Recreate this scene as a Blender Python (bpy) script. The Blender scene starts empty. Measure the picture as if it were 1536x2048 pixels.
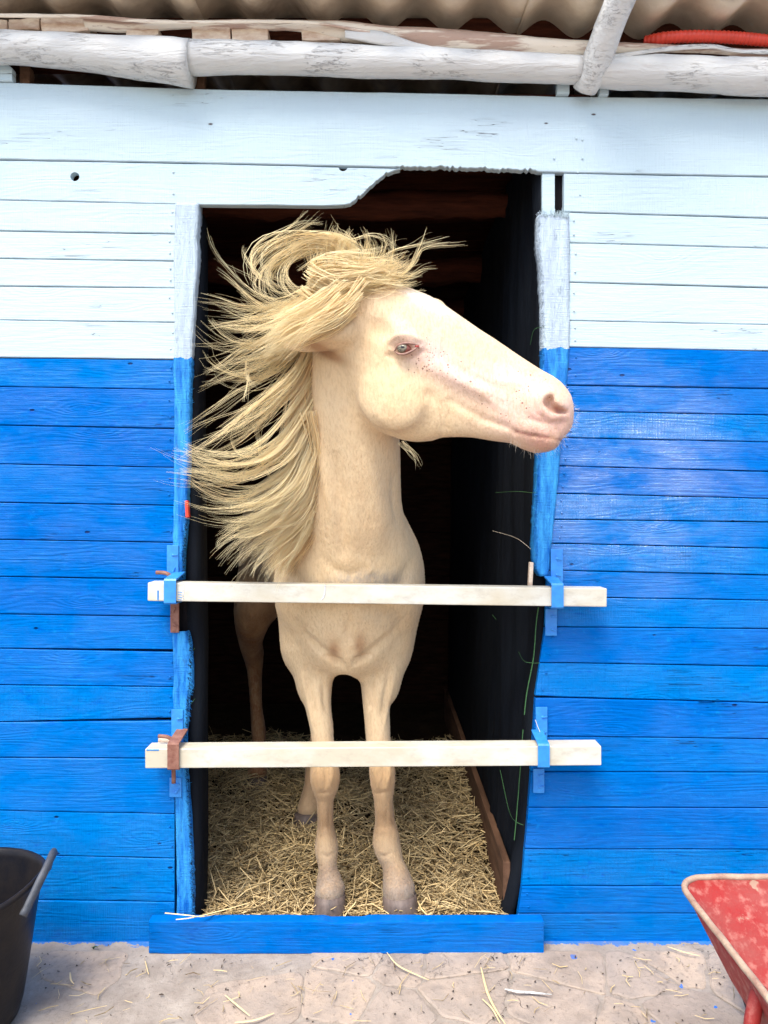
import bpy, bmesh, math, random
import numpy as np
from mathutils import Vector, Matrix, noise

random.seed(7)
rng = np.random.default_rng(7)
S = bpy.context.scene
COL = S.collection

# ------------------------------------------------------------------ camera, world, sun, exposure
F_PX, CAM_H, CAM_D = 1420.0, 1.27, 2.10
cam_data = bpy.data.cameras.new('camera')
cam_data.sensor_fit = 'VERTICAL'
cam_data.sensor_height = 24.0
cam_data.lens = 24.0 * F_PX / 2048.0
cam_data.clip_start = 0.05
cam_data.clip_end = 500
cam = bpy.data.objects.new('camera', cam_data)
COL.objects.link(cam)
cam.location = (0, -CAM_D, CAM_H)
cam.rotation_euler = (math.radians(90), 0, 0)
S.camera = cam

SUN_EL, SUN_AZ = math.radians(61), math.radians(205)     # high, in front of the stable, behind thin cloud
world = bpy.data.worlds.new('World')
S.world = world
world.use_nodes = True
wn = world.node_tree
bg = wn.nodes['Background']
sky = wn.nodes.new('ShaderNodeTexSky')
sky.sky_type = 'NISHITA'
sky.sun_disc = False
sky.sun_elevation = SUN_EL
sky.sun_rotation = SUN_AZ
sky.air_density = 1.0
sky.dust_density = 2.5
sky.ozone_density = 0.3
wn.links.new(sky.outputs[0], bg.inputs[0])
bg.inputs[1].default_value = 0.15
sd = bpy.data.lights.new('sun', 'SUN')
sd.energy = 1.5
sd.angle = math.radians(30)
sd.color = (1.0, 0.955, 0.86)
sun = bpy.data.objects.new('sun', sd)
COL.objects.link(sun)
to_sun = Vector((math.sin(SUN_AZ) * math.cos(SUN_EL), math.cos(SUN_AZ) * math.cos(SUN_EL), math.sin(SUN_EL)))
sun.rotation_euler = to_sun.to_track_quat('Z', 'Y').to_euler()
S.view_settings.view_transform = 'Standard'
S.view_settings.look = 'None'
S.view_settings.gamma = 1
S.view_settings.use_curve_mapping = False
S.view_settings.exposure = 1.48
S.cycles.diffuse_bounces = 9
S.cycles.transmission_bounces = 8
S.cycles.max_bounces = 12


# ------------------------------------------------------------------ helpers
def P(px, py, d):
    """a point of the place that stands d metres from the camera's plane and shows at that spot of the photo"""
    return np.array(((px - 768) / F_PX * d, d - CAM_D, CAM_H - (py - 1024) / F_PX * d))


def WX(px, Y=0.0): return (px - 768) / F_PX * (CAM_D + Y)
def WZ(py, Y=0.0): return CAM_H - (py - 1024) / F_PX * (CAM_D + Y)


def tag(o, label=None, cat=None, group=None, kind=None):
    if label: o['label'] = label
    if cat: o['category'] = cat
    if group: o['group'] = group
    if kind: o['kind'] = kind
    return o


def empty(name, loc=(0, 0, 0)):
    o = bpy.data.objects.new(name, None)
    o.empty_display_size = 0.1
    COL.objects.link(o)
    o.location = loc
    return o


def link(name, me, mat, parent=None, smooth=False):
    if mat: me.materials.append(mat)
    if smooth:
        me.polygons.foreach_set('use_smooth', [True] * len(me.polygons))
    o = bpy.data.objects.new(name, me)
    COL.objects.link(o)
    if parent is not None:
        o.parent = parent
        o.matrix_parent_inverse = Matrix.Identity(4)
        o.location = Vector(o.location) - Vector(parent.location) if parent.parent is None else o.location
    return o


def centre_mesh(me):
    """move the mesh so that its own middle is the origin; returns that middle"""
    n = len(me.vertices)
    co = np.empty(n * 3, np.float32)
    me.vertices.foreach_get('co', co)
    co = co.reshape(-1, 3)
    c = (co.min(0) + co.max(0)) / 2
    me.vertices.foreach_set('co', (co - c).ravel())
    me.update()
    return Vector([float(v) for v in c])


def place(name, me, mat, parent=None, smooth=False):
    """mesh given in place coordinates -> object with its origin at its own middle"""
    c = centre_mesh(me)
    if mat: me.materials.append(mat)
    if smooth:
        me.polygons.foreach_set('use_smooth', [True] * len(me.polygons))
    o = bpy.data.objects.new(name, me)
    COL.objects.link(o)
    if parent is not None:
        o.parent = parent
        base = Vector(parent.location)
        pp = parent.parent
        while pp is not None:
            base += Vector(pp.location); pp = pp.parent
        o.location = c - base
    else:
        o.location = c
    return o


def np_mesh(name, V, Fq):
    me = bpy.data.meshes.new(name)
    V = np.asarray(V, np.float32)
    Fq = np.asarray(Fq, np.int32)
    k = Fq.shape[1]
    me.vertices.add(len(V)); me.vertices.foreach_set('co', V.ravel())
    me.loops.add(len(Fq) * k); me.loops.foreach_set('vertex_index', Fq.ravel())
    me.polygons.add(len(Fq))
    me.polygons.foreach_set('loop_start', np.arange(0, len(Fq) * k, k, dtype=np.int32))
    me.polygons.foreach_set('loop_total', np.full(len(Fq), k, np.int32))
    me.update(calc_edges=True)
    me.validate()
    return me


def bm_mesh(bm, name='m'):
    bmesh.ops.recalc_face_normals(bm, faces=bm.faces)
    me = bpy.data.meshes.new(name)
    bm.to_mesh(me); bm.free()
    return me


def box_bm(c, s, bev=0.0, rot=None, bm=None, seg=2):
    own = bmesh.new()
    bmesh.ops.create_cube(own, size=1)
    bmesh.ops.scale(own, vec=s, verts=own.verts)
    if bev:
        bmesh.ops.bevel(own, geom=own.edges[:], offset=bev, segments=seg, affect='EDGES', profile=0.6)
    if rot is not None:
        bmesh.ops.rotate(own, cent=(0, 0, 0), matrix=rot, verts=own.verts)
    bmesh.ops.translate(own, vec=c, verts=own.verts)
    if bm is None: return own
    me = bpy.data.meshes.new('t'); own.to_mesh(me); own.free()
    bm.from_mesh(me); bpy.data.meshes.remove(me)
    return bm


def catmull(pts, n):
    """resample a polyline of rows of numbers smoothly to n rows (by chord length of the first 3 columns)"""
    pts = np.asarray(pts, float)
    if len(pts) == 2:
        t = np.linspace(0, 1, n)[:, None]
        return pts[0] * (1 - t) + pts[1] * t
    q = np.vstack([2 * pts[0] - pts[1], pts, 2 * pts[-1] - pts[-2]])
    L = np.linalg.norm(np.diff(pts[:, :min(3, pts.shape[1])], axis=0), axis=1)
    cum = np.concatenate([[0], np.cumsum(L)])
    s = np.linspace(0, cum[-1], n)
    i = np.clip(np.searchsorted(cum, s, side='right') - 1, 0, len(L) - 1)
    t = ((s - cum[i]) / np.maximum(L[i], 1e-9))[:, None]
    p0, p1, p2, p3 = q[i], q[i + 1], q[i + 2], q[i + 3]
    return 0.5 * ((2 * p1) + (-p0 + p2) * t + (2 * p0 - 5 * p1 + 4 * p2 - p3) * t ** 2 + (-p0 + 3 * p1 - 3 * p2 + p3) * t ** 3)


def tube_arrays(path, radii, sides, cap=True, flat=1.0, up=(0, 0, 1)):
    path = np.asarray(path, float); n = len(path)
    T = np.gradient(path, axis=0); T /= np.linalg.norm(T, axis=1)[:, None] + 1e-12
    u = np.array(up, float)
    N = np.cross(T, u)
    bad = np.linalg.norm(N, axis=1) < 1e-3
    N[bad] = np.cross(T[bad], (1, 0, 0.01))
    N /= np.linalg.norm(N, axis=1)[:, None]
    B = np.cross(T, N)
    a = np.linspace(0, 2 * np.pi, sides, endpoint=False)
    r = np.asarray(radii, float).reshape(-1, 1, 1) * np.ones((n, 1, 1))
    V = path[:, None] + r * (np.cos(a)[None, :, None] * N[:, None] + flat * np.sin(a)[None, :, None] * B[:, None])
    V = V.reshape(-1, 3)
    i = np.arange(n - 1)[:, None] * sides; j = np.arange(sides)[None]
    jn = (j + 1) % sides
    Q = np.stack([i + j, i + jn, i + sides + jn, i + sides + j], -1).reshape(-1, 4)
    return V, Q


def tube_mesh(path, radii, sides=12, flat=1.0, jitter=0.0, up=(0, 0, 1)):
    V, Q = tube_arrays(path, radii, sides, flat=flat, up=up)
    bm = bmesh.new()
    vs = [bm.verts.new(v) for v in V]
    for q in Q: bm.faces.new([vs[k] for k in q])
    bm.faces.new(vs[:sides]); bm.faces.new(vs[-sides:])
    if jitter:
        for v in bm.verts:
            v.co += noise.noise_vector(v.co * 9) * jitter + noise.noise_vector(v.co * 31) * jitter * 0.35
    return bm_mesh(bm)


# ------------------------------------------------------------------ materials
class NT:
    def __init__(self, name):
        m = bpy.data.materials.new(name); m.use_nodes = True
        self.m = m; self.t = m.node_tree; self.n = self.t.nodes; self.l = self.t.links
        self.b = self.n['Principled BSDF']

    def node(self, typ, **kw):
        nd = self.n.new(typ)
        for k, v in kw.items():
            if k.startswith('i_'):
                key = k[2:]
                key = int(key) if key.isdigit() else key.replace('_', ' ')
                self.set(nd.inputs[key], v)
            else:
                setattr(nd, k, v)
        return nd

    def set(self, inp, v):
        if hasattr(v, 'is_output') or isinstance(v, bpy.types.NodeSocket):
            self.l.new(v, inp)
        else:
            inp.default_value = v

    def coords(self, scale=(1, 1, 1), obj=True, rand=0.0, loc=(0, 0, 0), rot=(0, 0, 0)):
        if obj:
            v = self.node('ShaderNodeTexCoord').outputs['Object']
        else:
            v = self.node('ShaderNodeNewGeometry').outputs['Position']
        if rand:
            r = self.node('ShaderNodeObjectInfo').outputs['Random']
            mm = self.node('ShaderNodeVectorMath', operation='SCALE'); mm.inputs[0].default_value = (rand, rand * 1.7, rand * 0.6)
            self.l.new(r, mm.inputs['Scale'])
            ad = self.node('ShaderNodeVectorMath', operation='ADD'); self.l.new(v, ad.inputs[0]); self.l.new(mm.outputs[0], ad.inputs[1])
            v = ad.outputs[0]
        mp = self.node('ShaderNodeMapping'); self.l.new(v, mp.inputs[0])
        mp.inputs['Scale'].default_value = scale; mp.inputs['Location'].default_value = loc; mp.inputs['Rotation'].default_value = rot
        return mp.outputs[0]

    def noise(self, vec, scale, detail=4, rough=0.55, dist=0.0):
        nd = self.node('ShaderNodeTexNoise', i_Scale=scale, i_Detail=detail, i_Roughness=rough, i_Distortion=dist)
        self.l.new(vec, nd.inputs['Vector'])
        return nd.outputs[0]

    def ramp(self, fac, stops, interp='LINEAR'):
        r = self.node('ShaderNodeValToRGB'); self.l.new(fac, r.inputs[0])
        r.color_ramp.interpolation = interp
        e = r.color_ramp.elements
        while len(e) < len(stops): e.new(0.5)
        for el, (p, c) in zip(e, stops):
            el.position = p
            el.color = (c, c, c, 1) if isinstance(c, (int, float)) else (*c[:3], 1)
        return r.outputs[0]

    def mix(self, fac, a, b, mode='MIX'):
        nd = self.node('ShaderNodeMix', data_type='RGBA', blend_type=mode)
        self.set(nd.inputs[0], fac)
        for k, v in ((6, a), (7, b)):
            if isinstance(v, tuple): v = (*v[:3], 1)
            self.set(nd.inputs[k], v)
        return nd.outputs[2]

    def math(self, op, a, b=0.0, c=0.0, clamp=False):
        nd = self.node('ShaderNodeMath', operation=op, use_clamp=clamp)
        self.set(nd.inputs[0], a); self.set(nd.inputs[1], b)
        if op in ('MULTIPLY_ADD', 'SMOOTH_MIN'): self.set(nd.inputs[2], c)
        return nd.outputs[0]

    def bump(self, h, strength=0.3, dist=0.004, prev=None):
        nd = self.node('ShaderNodeBump', i_Strength=strength, i_Distance=dist)
        self.l.new(h, nd.inputs['Height'])
        if prev is not None: self.l.new(prev, nd.inputs['Normal'])
        return nd.outputs[0]

    def out(self, color=None, rough=None, normal=None, **kw):
        if color is not None: self.set(self.b.inputs['Base Color'], (*color[:3], 1) if isinstance(color, tuple) else color)
        if rough is not None: self.set(self.b.inputs['Roughness'], rough)
        if normal is not None: self.l.new(normal, self.b.inputs['Normal'])
        for k, v in kw.items(): self.set(self.b.inputs[k.replace('_', ' ')], v)
        return self.m


WHITE = (0.78, 0.80, 0.82)
BLUE = (0.004, 0.150, 0.70)


def paint_material(name, kind, rough=0.42, grain=0.5, bare=False):
    """brushed paint over sawn softwood: grain, knots, drying cracks and filled nail holes; kind white / blue"""
    n = NT(name)
    v = n.coords((1, 1, 1), rand=37.0)
    rnd = n.node('ShaderNodeObjectInfo').outputs['Random']
    # distorted coordinate for the grain arches round knots
    sv = n.coords((1.6, 1, 9.0), rand=37.0)
    warp = n.noise(sv, 1.3, 2, 0.5)
    sep = n.node('ShaderNodeSeparateXYZ'); n.l.new(v, sep.inputs[0])
    vor = n.node('ShaderNodeTexVoronoi', feature='F1', i_Scale=1.0, i_Randomness=1.0)
    kv = n.coords((2.6, 0.0, 9.0), rand=37.0); n.l.new(kv, vor.inputs['Vector'])
    kd = vor.outputs['Distance']
    knot = n.math('POWER', n.math('SUBTRACT', 1.0, n.math('MULTIPLY', kd, 2.6, clamp=True), clamp=True), 2.0)
    zz = n.math('ADD', n.math('MULTIPLY', sep.outputs[2], 34.0), n.math('MULTIPLY', warp, 9.0))
    zz = n.math('ADD', zz, n.math('MULTIPLY', knot, 5.0))
    rings = n.math('SINE', n.math('MULTIPLY', zz, 6.283))
    fine = n.noise(n.coords((7, 7, 210), rand=37.0), 1.0, 5, 0.65)
    fine2 = n.noise(n.coords((26, 26, 60), rand=37.0), 1.0, 4, 0.6)
    saw = n.noise(n.coords((190, 30, 9), rand=37.0), 1.0, 3, 0.6)
    sawm = n.ramp(rnd, [(0.62, 0.0), (0.66, 1.0)])
    brush = n.noise(n.coords((60, 60, 60), rand=37.0), 1.0, 5, 0.6)
    h = n.math('ADD', n.math('MULTIPLY', rings, 0.10), n.math('MULTIPLY', fine, 0.9))
    h = n.math('ADD', h, n.math('MULTIPLY', fine2, 0.5))
    h = n.math('ADD', h, n.math('MULTIPLY', n.math('MULTIPLY', saw, sawm), 1.1))
    h = n.math('ADD', h, n.math('MULTIPLY', brush, 0.4))
    # drying cracks
    cn = n.noise(n.coords((1.5, 1, 55), rand=11.0), 1.0, 3, 0.5)
    cm = n.ramp(cn, [(0.497, 0.0), (0.5, 1.0), (0.503, 0.0)])
    cmask = n.ramp(n.noise(n.coords((3.5, 1, 8), rand=23.0), 1.0, 2, 0.5), [(0.60, 0.0), (0.66, 1.0)])
    crack = n.math('MULTIPLY', cm, cmask)
    # small pits (old nail holes)
    pv = n.node('ShaderNodeTexVoronoi', feature='F1', i_Scale=1.0, i_Randomness=1.0)
    n.l.new(n.coords((7, 0.0, 15), rand=51.0), pv.inputs['Vector'])
    pit = n.ramp(pv.outputs['Distance'], [(0.035, 1.0), (0.06, 0.0)])
    sel = n.node('ShaderNodeSeparateColor'); n.l.new(pv.outputs['Color'], sel.inputs[0])
    pit = n.math('MULTIPLY', pit, n.ramp(sel.outputs[0], [(0.7, 0.0), (0.72, 1.0)]))
    dark = n.math('MAXIMUM', crack, pit)
    h = n.math('SUBTRACT', h, n.math('MULTIPLY', dark, 2.0))
    big = n.noise(n.coords((2.2, 2.2, 5), rand=9.0), 1.0, 4, 0.55)
    if kind == 'white':
        c = n.mix(n.ramp(big, [(0.35, 0.0), (0.7, 1.0)]), (0.475, 0.595, 0.63), (0.445, 0.55, 0.605))
        c = n.mix(n.ramp(fine, [(0.30, 0.35), (0.42, 0.0)]), c, (0.33, 0.40, 0.48))
        c = n.mix(n.math('MULTIPLY', rnd, 0.35), c, (0.42, 0.52, 0.60))
        c = n.mix(dark, c, (0.10, 0.085, 0.09))
    else:
        c = n.mix(n.ramp(big, [(0.30, 0.0), (0.72, 1.0)]), (0.0003, 0.100, 0.41), (0.0004, 0.132, 0.48))
        c = n.mix(n.math('MULTIPLY', n.math('POWER', rnd, 1.5), 0.65), c, (0.0005, 0.185, 0.53))
        thin = n.ramp(fine, [(0.60, 0.0), (0.74, 0.45)])
        c = n.mix(thin, c, (0.004, 0.24, 0.62))
        c = n.mix(n.ramp(brush, [(0.60, 0.0), (0.75, 0.5)]), c, (0.003, 0.22, 0.60))
        c = n.mix(n.ramp(fine2, [(0.28, 0.55), (0.40, 0.0)]), c, (0.0005, 0.075, 0.42))
        c = n.mix(n.math('MULTIPLY', dark, 0.9), c, (0.003, 0.012, 0.09))
    rg = n.math('ADD', rough - 0.12, n.math('MULTIPLY', big, 0.28))
    nb = n.bump(h, grain, 0.0032)
    gn = n.noise(n.coords((5, 1, 9), obj=False), 1.0, 4, 0.6)
    if kind == 'blue':
        # reflected glare beside the right jamb, put in by a local coat mask
        gp = n.node('ShaderNodeNewGeometry').outputs['Position']
        gs = n.node('ShaderNodeSeparateXYZ'); n.l.new(gp, gs.inputs[0])
        dx = n.math('MULTIPLY', n.math('SUBTRACT', gs.outputs[0], 0.74), 2.3)
        dz = n.math('MULTIPLY', n.math('SUBTRACT', gs.outputs[2], 1.36), 2.4)
        rr = n.math('SQRT', n.math('ADD', n.math('MULTIPLY', dx, dx), n.math('MULTIPLY', dz, dz)))
        gm = n.math('MULTIPLY', n.ramp(rr, [(0.35, 1.0), (1.0, 0.0)]), n.ramp(gn, [(0.38, 0.1), (0.6, 1.0)]))
        n.b.inputs['Coat IOR'].default_value = 2.3
        n.b.inputs['Coat Roughness'].default_value = 0.22
        n.l.new(gm, n.b.inputs['Coat Weight']); n.l.new(nb, n.b.inputs['Coat Normal'])
    gloss = n.ramp(gn, [(0.40, 0.0), (0.66, 0.25)])
    return n.out(c, rg, nb, Specular_IOR_Level=gloss)


M = {}
M['white'] = paint_material('white_paint', 'white', 0.5, 0.55)
M['blue'] = paint_material('blue_paint', 'blue', 0.34, 0.95)


def cloth_paint():
    """woven lining painted white above and blue below the paint line"""
    n = NT('painted_weave')
    pos = n.node('ShaderNodeNewGeometry').outputs['Position']
    sep = n.node('ShaderNodeSeparateXYZ'); n.l.new(pos, sep.inputs[0])
    edge = n.noise(n.coords((1, 1, 1), obj=False), 55, 3, 0.6)
    zc = n.math('ADD', sep.outputs[2], n.math('MULTIPLY', n.math('SUBTRACT', edge, 0.5), 0.022))
    # right jamb line is a little higher than the left one
    line = n.math('MULTIPLY_ADD', sep.outputs[0], 0.026, WZ(706))
    m = n.math('GREATER_THAN', zc, line)
    big = n.noise(n.coords((60, 60, 9), obj=False), 1.0, 5, 0.65)
    cb = n.mix(n.ramp(big, [(0.35, 0.0), (0.65, 1.0)]), (0.001, 0.115, 0.46), (0.04, 0.32, 0.70))
    cw = n.mix(n.ramp(big, [(0.35, 0.0), (0.65, 1.0)]), (0.45, 0.545, 0.60), (0.38, 0.46, 0.56))
    c = n.mix(m, cb, cw)
    wear = n.noise(n.coords((70, 70, 22), obj=False), 1.0, 5, 0.7)
    edge_w = n.ramp(wear, [(0.60, 0.0), (0.70, 0.8)])
    c = n.mix(n.math('MULTIPLY', edge_w, 0.5), c, (0.03, 0.05, 0.07))
    wx = n.noise(n.coords((420, 420, 20), obj=False), 1.0, 2)
    wz = n.noise(n.coords((20, 20, 420), obj=False), 1.0, 2)
    lump = n.noise(n.coords((45, 45, 9), obj=False), 1.0, 5)
    h = n.math('ADD', n.math('ADD', n.math('MULTIPLY', wx, 0.4), n.math('MULTIPLY', wz, 0.4)), n.math('MULTIPLY', lump, 2.0))
    return n.out(c, 0.55, n.bump(h, 0.8, 0.007), Specular_IOR_Level=0.2)


M['cloth'] = cloth_paint()


def simple(name, col, rough=0.6, var=0.25, scale=20, bump=0.2, stretch=(1, 1, 1), metallic=0.0, bd=0.003, spec=0.5, col2=None, obj=True):
    n = NT(name)
    v = n.coords(stretch, rand=13.0 if obj else 0.0, obj=obj)
    a = n.noise(v, scale, 6, 0.6)
    c2 = col2 or tuple(x * (1 - var) for x in col)
    c = n.mix(n.ramp(a, [(0.32, 0.0), (0.68, 1.0)]), col, c2)
    f = n.noise(v, scale * 5, 5, 0.65)
    h = n.math('ADD', a, n.math('MULTIPLY', f, 0.4))
    return n.out(c, rough, n.bump(h, bump, bd), Metallic=metallic, Specular_IOR_Level=spec)


M['rust'] = simple('rusty_steel', (0.16, 0.055, 0.035), 0.7, 0.4, 60, 0.5, col2=(0.27, 0.13, 0.09))
M['steel_blue'] = simple('blue_painted_steel', (0.03, 0.26, 0.66), 0.4, 0.25, 40, 0.3, col2=(0.02, 0.18, 0.58))
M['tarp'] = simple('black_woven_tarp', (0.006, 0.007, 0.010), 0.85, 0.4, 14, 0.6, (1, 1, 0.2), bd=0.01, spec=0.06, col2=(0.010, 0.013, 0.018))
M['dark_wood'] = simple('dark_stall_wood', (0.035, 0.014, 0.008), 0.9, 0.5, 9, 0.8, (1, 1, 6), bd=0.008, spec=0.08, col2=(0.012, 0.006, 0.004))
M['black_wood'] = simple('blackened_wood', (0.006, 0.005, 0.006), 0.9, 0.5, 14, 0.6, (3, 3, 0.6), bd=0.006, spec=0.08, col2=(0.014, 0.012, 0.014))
M['kick_board'] = simple('brown_kick_board', (0.16, 0.085, 0.05), 0.85, 0.5, 12, 0.6, (3, 0.5, 3), bd=0.005, spec=0.15)
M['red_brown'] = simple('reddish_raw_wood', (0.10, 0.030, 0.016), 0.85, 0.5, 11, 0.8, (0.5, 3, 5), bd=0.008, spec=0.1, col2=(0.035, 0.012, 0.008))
M['raw_wood'] = simple('sawn_wood_ends', (0.74, 0.62, 0.48), 0.8, 0.35, 26, 0.8, (1, 1, 2.5), bd=0.004, col2=(0.50, 0.34, 0.24))
M['under_soil'] = simple('trodden_bedding', (0.05, 0.03, 0.015), 0.95, 0.5, 20, 0.8, bd=0.01, spec=0.1)
M['rubber'] = simple('black_rubber', (0.006, 0.007, 0.011), 0.38, 0.3, 12, 0.4, bd=0.004, col2=(0.022, 0.018, 0.016), spec=0.12)
M['rubber_grey'] = simple('scuffed_rubber', (0.07, 0.078, 0.095), 0.6, 0.5, 40, 0.6, bd=0.003)
M['hose'] = simple('red_hose_plastic', (0.72, 0.055, 0.028), 0.4, 0.25, 30, 0.1)
M['thread'] = simple('green_thread', (0.05, 0.17, 0.05), 0.8, 0.6, 260, 0.3)
M['tyre'] = simple('tyre_rubber', (0.02, 0.02, 0.02), 0.8, 0.3, 30, 0.3)


def bar_material():
    n = NT('cream_painted_tube')
    a = n.noise(n.coords((2, 4, 4), rand=5.0), 3.0, 6, 0.6)
    g = n.noise(n.coords((4, 7, 7), rand=3.0), 5.0, 8, 0.72)
    c = n.mix(n.ramp(a, [(0.38, 0.0), (0.6, 1.0)]), (0.57, 0.56, 0.49), (0.50, 0.45, 0.34))
    c = n.mix(n.ramp(g, [(0.50, 0.0), (0.75, 0.6)]), c, (0.33, 0.29, 0.23))
    s = n.noise(n.coords((10, 10, 10), rand=3.0), 9.0, 3)
    return n.out(c, 0.45, n.bump(n.math('ADD', g, s), 0.12, 0.003))


M['bar'] = bar_material()


def log_material():
    n = NT('white_painted_log')
    v = n.coords((2.2, 9, 9), rand=17.0)
    a = n.noise(v, 3.0, 7, 0.65, 0.8)
    w = n.noise(n.coords((3, 26, 26), rand=17.0), 2.0, 6, 0.7, 0.4)
    cr = n.ramp(w, [(0.492, 0.0), (0.5, 1.0), (0.508, 0.0)])
    crm = n.ramp(n.noise(n.coords((3, 5, 5), rand=4.0), 1.6, 3), [(0.52, 0.0), (0.62, 1.0)])
    cr = n.math('MULTIPLY', n.math('MULTIPLY', cr, crm), 0.75)
    c = n.mix(n.ramp(a, [(0.35, 0.0), (0.7, 1.0)]), (0.68, 0.69, 0.67), (0.62, 0.61, 0.58))
    c = n.mix(cr, c, (0.26, 0.20, 0.20))
    h = n.math('SUBTRACT', n.math('ADD', a, w), n.math('MULTIPLY', cr, 1.0))
    return n.out(c, 0.7, n.bump(h, 0.8, 0.009))


M['log'] = log_material()


def fascia_material():
    n = NT('weathered_fascia')
    v = n.coords((1.2, 6, 14), rand=3.0)
    a = n.noise(v, 2.6, 5, 0.6)
    b = n.noise(n.coords((5, 20, 20), rand=3.0), 6.0, 6, 0.7)
    c = n.mix(n.ramp(a, [(0.46, 0.0), (0.52, 1.0)]), (0.46, 0.32, 0.25), (0.78, 0.70, 0.58))
    c = n.mix(n.ramp(b, [(0.6, 0.0), (0.72, 0.7)]), c, (0.20, 0.07, 0.05))
    return n.out(c, 0.75, n.bump(n.math('ADD', a, b), 0.5, 0.005))


M['fascia'] = fascia_material()


def cement_material():
    n = NT('fibre_cement')
    a = n.noise(n.coords((1, 1, 1), rand=3.0), 7.0, 8, 0.68)
    b = n.noise(n.coords((1, 1, 1), rand=3.0), 38.0, 6, 0.7)
    st = n.noise(n.coords((1, 1, 1), rand=9.0), 3.0, 5, 0.6, 0.5)
    c = n.mix(n.ramp(a, [(0.30, 0.0), (0.70, 1.0)]), (0.76, 0.68, 0.54), (0.56, 0.47, 0.35))
    c = n.mix(n.ramp(st, [(0.52, 0.0), (0.68, 0.85)]), c, (0.26, 0.20, 0.15))
    c = n.mix(n.ramp(n.noise(n.coords((1, 1, 1), rand=1.0), 8.0, 4, 0.5), [(0.70, 0.0), (0.73, 1.0)]), c, (0.66, 0.62, 0.52))
    return n.out(c, 0.85, n.bump(n.math('ADD', a, n.math('MULTIPLY', b, 0.5)), 0.5, 0.006), Specular_IOR_Level=0.25)


M['cement'] = cement_material()


def ground_material(stone=False):
    n = NT('flagstone' if stone else 'ground_mortar')
    v = n.coords((1, 1, 1), obj=False)
    a = n.noise(v, 9.0, 8, 0.65)
    b = n.noise(v, 70.0, 8, 0.75)
    p = n.noise(v, 260.0, 3, 0.6)
    big = n.noise(v, 2.3, 3, 0.5)
    if stone:
        h_edge = 1
        rnd = n.node('ShaderNodeObjectInfo').outputs['Random']
        c = n.mix(rnd, (0.45, 0.35, 0.265), (0.37, 0.305, 0.255))
        c = n.mix(n.ramp(a, [(0.42, 0.0), (0.60, 0.85)]), c, (0.31, 0.26, 0.22))
    else:
        c = n.mix(n.ramp(a, [(0.35, 0.0), (0.65, 1.0)]), (0.38, 0.33, 0.28), (0.25, 0.21, 0.175))
    c = n.mix(n.ramp(b, [(0.54, 0.0), (0.68, 0.75)]), c, (0.19, 0.15, 0.12))
    c = n.mix(n.ramp(p, [(0.66, 0.0), (0.76, 0.8)]), c, (0.07, 0.055, 0.045))
    crk = n.noise(v, 11.0, 4, 0.55, 0.4)
    ck = n.ramp(crk, [(0.496, 0.0), (0.5, 1.0), (0.504, 0.0)])
    ck = n.math('MULTIPLY', ck, n.ramp(n.noise(v, 4.0, 2), [(0.55, 0.0), (0.60, 1.0)]))
    c = n.mix(n.math('MULTIPLY', ck, 0.75), c, (0.12, 0.09, 0.07))
    # spilt paint: drops, and a rough line brushed along the foot of the boards
    sep = n.node('ShaderNodeSeparateXYZ'); n.l.new(v, sep.inputs[0])
    near = n.ramp(n.math('MULTIPLY', sep.outputs[1], -1.0), [(0.0, 1.0), (0.35, 0.55), (0.8, 0.0)])
    vd = n.node('ShaderNodeTexVoronoi', feature='F1', i_Scale=16.0, i_Randomness=1.0)
    wv = n.node('ShaderNodeVectorMath', operation='ADD'); n.l.new(v, wv.inputs[0])
    nz = n.node('ShaderNodeTexNoise', i_Scale=40.0, i_Detail=2.0); n.l.new(v, nz.inputs['Vector'])
    sc = n.node('ShaderNodeVectorMath', operation='SCALE'); n.l.new(nz.outputs['Color'], sc.inputs[0]); sc.inputs['Scale'].default_value = 0.03
    n.l.new(sc.outputs[0], wv.inputs[1]); n.l.new(wv.outputs[0], vd.inputs['Vector'])
    cs = n.node('ShaderNodeSeparateColor'); n.l.new(vd.outputs['Color'], cs.inputs[0])
    drop = n.math('LESS_THAN', vd.outputs['Distance'], n.math('MULTIPLY', cs.outputs[1], 0.14))
    drop = n.math('MULTIPLY', drop, n.math('GREATER_THAN', cs.outputs[0], 0.80))
    drop = n.math('MULTIPLY', drop, n.math('GREATER_THAN', near, 0.3))
    dcol = n.mix(n.math('GREATER_THAN', cs.outputs[2], 0.62), (0.02, 0.16, 0.60), (0.78, 0.78, 0.78))
    c = n.mix(drop, c, dcol)
    fringe = n.math('ADD', sep.outputs[1], n.math('MULTIPLY', n.noise(v, 16.0, 6, 0.75), 0.12))
    fm = n.ramp(fringe, [(-0.0, 0.0), (0.002, 1.0)]) if False else n.math('GREATER_THAN', fringe, 0.047)
    c = n.mix(n.math('MULTIPLY', fm, 0.9), c, (0.002, 0.15, 0.48))
    h = n.math('ADD', n.math('ADD', a, n.math('MULTIPLY', b, 0.5)), n.math('MULTIPLY', p, 0.25))
    h = n.math('SUBTRACT', h, n.math('MULTIPLY', ck, 0.7))
    dirt = n.ramp(n.noise(v, 5.5, 6, 0.7, 0.3), [(0.50, 0.0), (0.66, 0.55)])
    c = n.mix(dirt, c, (0.20, 0.16, 0.13))
    return n.out(c, 0.88, n.bump(h, 0.75, 0.008), Specular_IOR_Level=0.25)


M['ground'] = ground_material(False)
M['stone'] = ground_material(True)


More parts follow.
